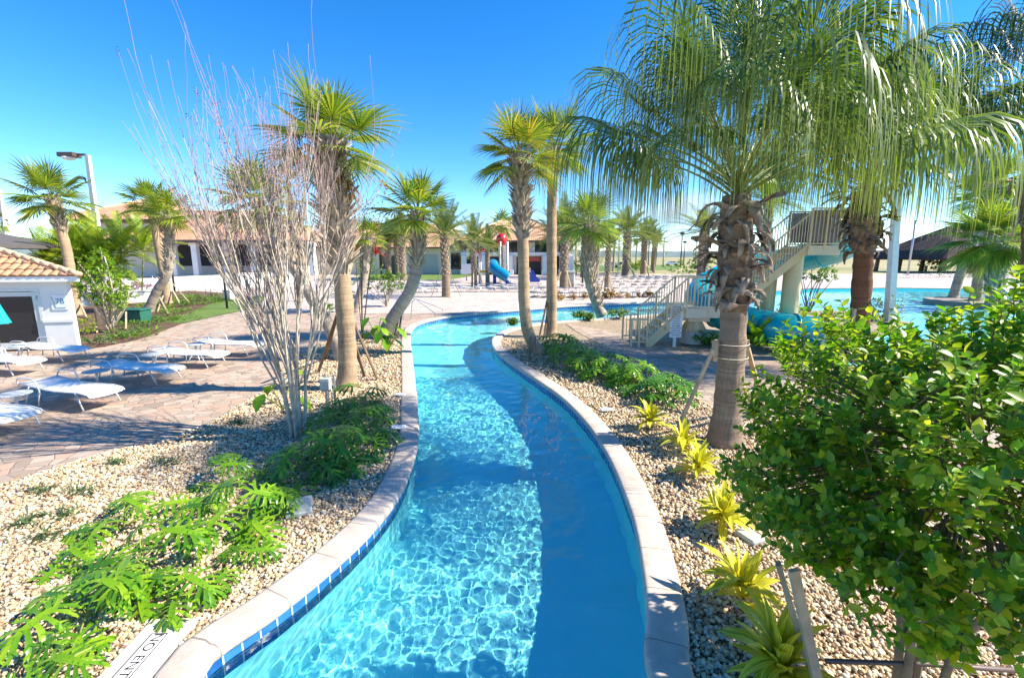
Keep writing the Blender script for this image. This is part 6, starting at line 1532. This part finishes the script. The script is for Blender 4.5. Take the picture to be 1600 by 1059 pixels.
# depth markers and NO ENTRY tile, on the coping and the gravel border
def marker(px, sx, sy, label, txt, dark=True, size=.06, rz=0, z=.02, name='depth_marker'):
    b = P(*px, z); th = thing(name, label, 'marker tile', b, rz); mb = MB(); mb.box((0, 0, .006), (sx, sy, .014), 0, .003); f = mb.build('tile', M_signw, th, smooth=False)
    bd = MB()
    for s in (-1, 1): bd.box((s * (sx / 2 - .012), 0, .0145), (.008, sy - .02, .002)); bd.box((0, s * (sy / 2 - .012), .0148), (sx - .03, .008, .002))
    bd.build('border', M_letter if dark else M_ink, f, smooth=False)
    for i, tx in enumerate(txt): text(tx, size, M_letter if dark else M_ink, Matrix.Translation((0, (len(txt) - 1) * size * .55 - i * size * 1.1, .0145)), f, depth=.001)
i0 = min(range(len(L_in)), key=lambda i: (L_in[i] - P(268, 1042)).length); dv = (L_in[i0 + 2] - L_in[i0 - 2]).normalized()
sc_ = P(204, 1046); ra = math.atan2(dv.y, dv.x); mb = MB(); mb.box((0, 0, -.035), (1.0, .40, .10), ra, .015); tag(mb.build('coping_slab', simple('cast_stone', (.55, .48, .41), .75, vary=.18, scale=5, bump=.3), None, sc_, smooth=False), kind='structure')
marker((211, 1036), .56, .15, 'white tile lettered NO ENTRY at the near end of the left coping', ['NO ENTRY'], False, .108, math.atan2(dv.y, dv.x) + math.pi, .016, 'no_entry_tile')
marker((622, 667), .26, .2, 'blue lettered depth tile beside the dark philodendrons', ['3 FT', '6 IN'], True, .075, 0, .018); marker((625, 616), .24, .18, 'smaller depth tile further along the left coping', ['3 FT'], True, .08, 0, .018)
marker((949, 640), .28, .16, 'blue lettered depth tile on the island gravel', ['3 FT 6'], True, .075, .1, .018)
b = P(468, 792); mb = MB(); mb.box((0, 0, 0), (.3, .42, .06), .4, .012); tag(mb.build('valve_cover', M_greybox, None, b + UP * .005, smooth=False), 'grey valve box cover lying in the gravel', 'valve cover')
b = P(1172, 838); mb = MB(); mb.box((0, 0, 0), (.2, .26, .06), .4, .012); tag(mb.build('valve_cover', M_greybox, None, b + UP * .005, smooth=False), 'pale valve cover showing under the edge of the big bush', 'valve cover')
# electric box on a stand
b = P(516, 632); th = thing('electric_box', 'grey electric box on a strut stand below the tall palm', 'electric box', b); zb, zt = Q(512, 608, b.y).z, Q(512, 590, b.y).z
for dx in (-.09, .09):
    mb = MB(); mb.box((dx, .06, (zt + .04) / 2), (.04, .03, zt + .08)); mb.build('strut', M_galv, th, smooth=False)
mb = MB(); mb.box((-.05, -.03, (zb + zt) / 2), (.2, .12, zt - zb), 0, .01); bx = mb.build('box', M_greybox, th, smooth=False); mb = MB(); mb.box((-.05, -.095, (zb + zt) / 2 - .01), (.17, .01, zt - zb - .05), 0, .003); mb.build('cover', M_greybox, bx, smooth=False)
mb = MB(); mb.tube([(-.02, .0, -.05), (-.02, .0, zb)], .014, 6); mb.tube([(.05, .0, -.05), (.05, .0, zb + .02)], .012, 6); mb.build('conduit', M_galv, th)
# green cabinet
b = P(215, 503); th = thing('utility_box', 'dark green utility cabinet in the mulch bed', 'utility box', b); mb = MB(); mb.box((0, 0, .28), (.95, .7, .56), 0, .03); mb.build('body', M_greenbox, th, smooth=False); mb = MB(); mb.box((0, 0, .60), (1.03, .78, .08), 0, .03); mb.build('lid', M_greenbox, th, smooth=False)
# tree stakes at the young tree
brace(P(172, 518), [(P(152, 520), Q(148, 480, 19.4)), (P(197, 514), Q(197, 487, 19.9))], 'thin pale stakes beside the young bushy tree', M_wood, w=.06)
# parked cars beyond the lawn
def car(px, label, col):
    b = P(*px); th = thing('parked_car', label, 'car', b); s = 1.0; m = simple('car_paint_' + str(col[0]), col, .3, .2, coat=.5)
    prof = [(-2.2, .45), (-2.15, .85), (-1.4, .95), (-.75, 1.42), (.75, 1.45), (1.45, .98), (2.1, .85), (2.2, .5)]; mb = MB(); n = len(prof)
    mb.add([(x, y * (.86 if z > 1.2 else 1), z) for y in (-.85, .85) for x, z in prof], [tuple(range(n)), tuple(range(2 * n - 1, n - 1, -1))] + [(i, n + i, n + (i + 1) % n, (i + 1) % n) for i in range(n)]); body = mb.build('body', m, th, smooth=False)
    g = MB(); g.add([(x, y, z) for y in (-.82, -.80) for x, z in ((-1.2, .98), (-.7, 1.36), (.7, 1.38), (1.25, .98))], [(0, 1, 2, 3), (7, 6, 5, 4)]); g.build('side_glass', M_glass, body, smooth=False)
    for x in (-1.35, 1.35):
        for y in (-.8, .8):
            w = MB(); w.tube([(x, y - .1, .33), (x, y + .1, .33)], .33, 14); w.build('wheel', M_black, th)
for px, lb, col in (((955, 418), 'silver car parked between the date palm trunks', (.42, .44, .46)), ((972, 417), 'dark car parked behind the tall date palm', (.05, .055, .07)), ((1050, 415), 'white car parked beyond the street lamps', (.7, .7, .7))): car(px, lb, col)
# cloud low in the sky, far beyond the hills
t = NT('cloud'); v = t.n('VolumePrincipled'); v.inputs['Color'].default_value = (.98, .98, 1, 1); v.inputs['Anisotropy'].default_value = .2
nz = t.noise(.0045, 6, .62, t.coord()); g = t.n('VectorMath', operation='LENGTH'); mp = t.n('Mapping'); mp.inputs['Scale'].default_value = (1 / 330, 1 / 260, 1 / 150); t.l(t.coord(), mp.inputs[0]); t.l(mp.outputs[0], g.inputs[0])
dn = t.math('MULTIPLY', t.math('SUBTRACT', t.math('SUBTRACT', nz, .25), t.math('MULTIPLY', g.outputs['Value'], .38)), .035); t.l(t.math('MAXIMUM', dn, 0.0), v.inputs['Density']); t.l(v.outputs[0], t.out.inputs['Volume'])
c = Q(1055, 330, 2600); mb = MB(); mb.lathe([(10, -150), (230, -120), (330, 0), (230, 110), (10, 150)], n=24); o = mb.build('cloud', t.mat, None, c); tag(o, 'white cloud low over the far tree line', 'cloud', None, 'stuff')
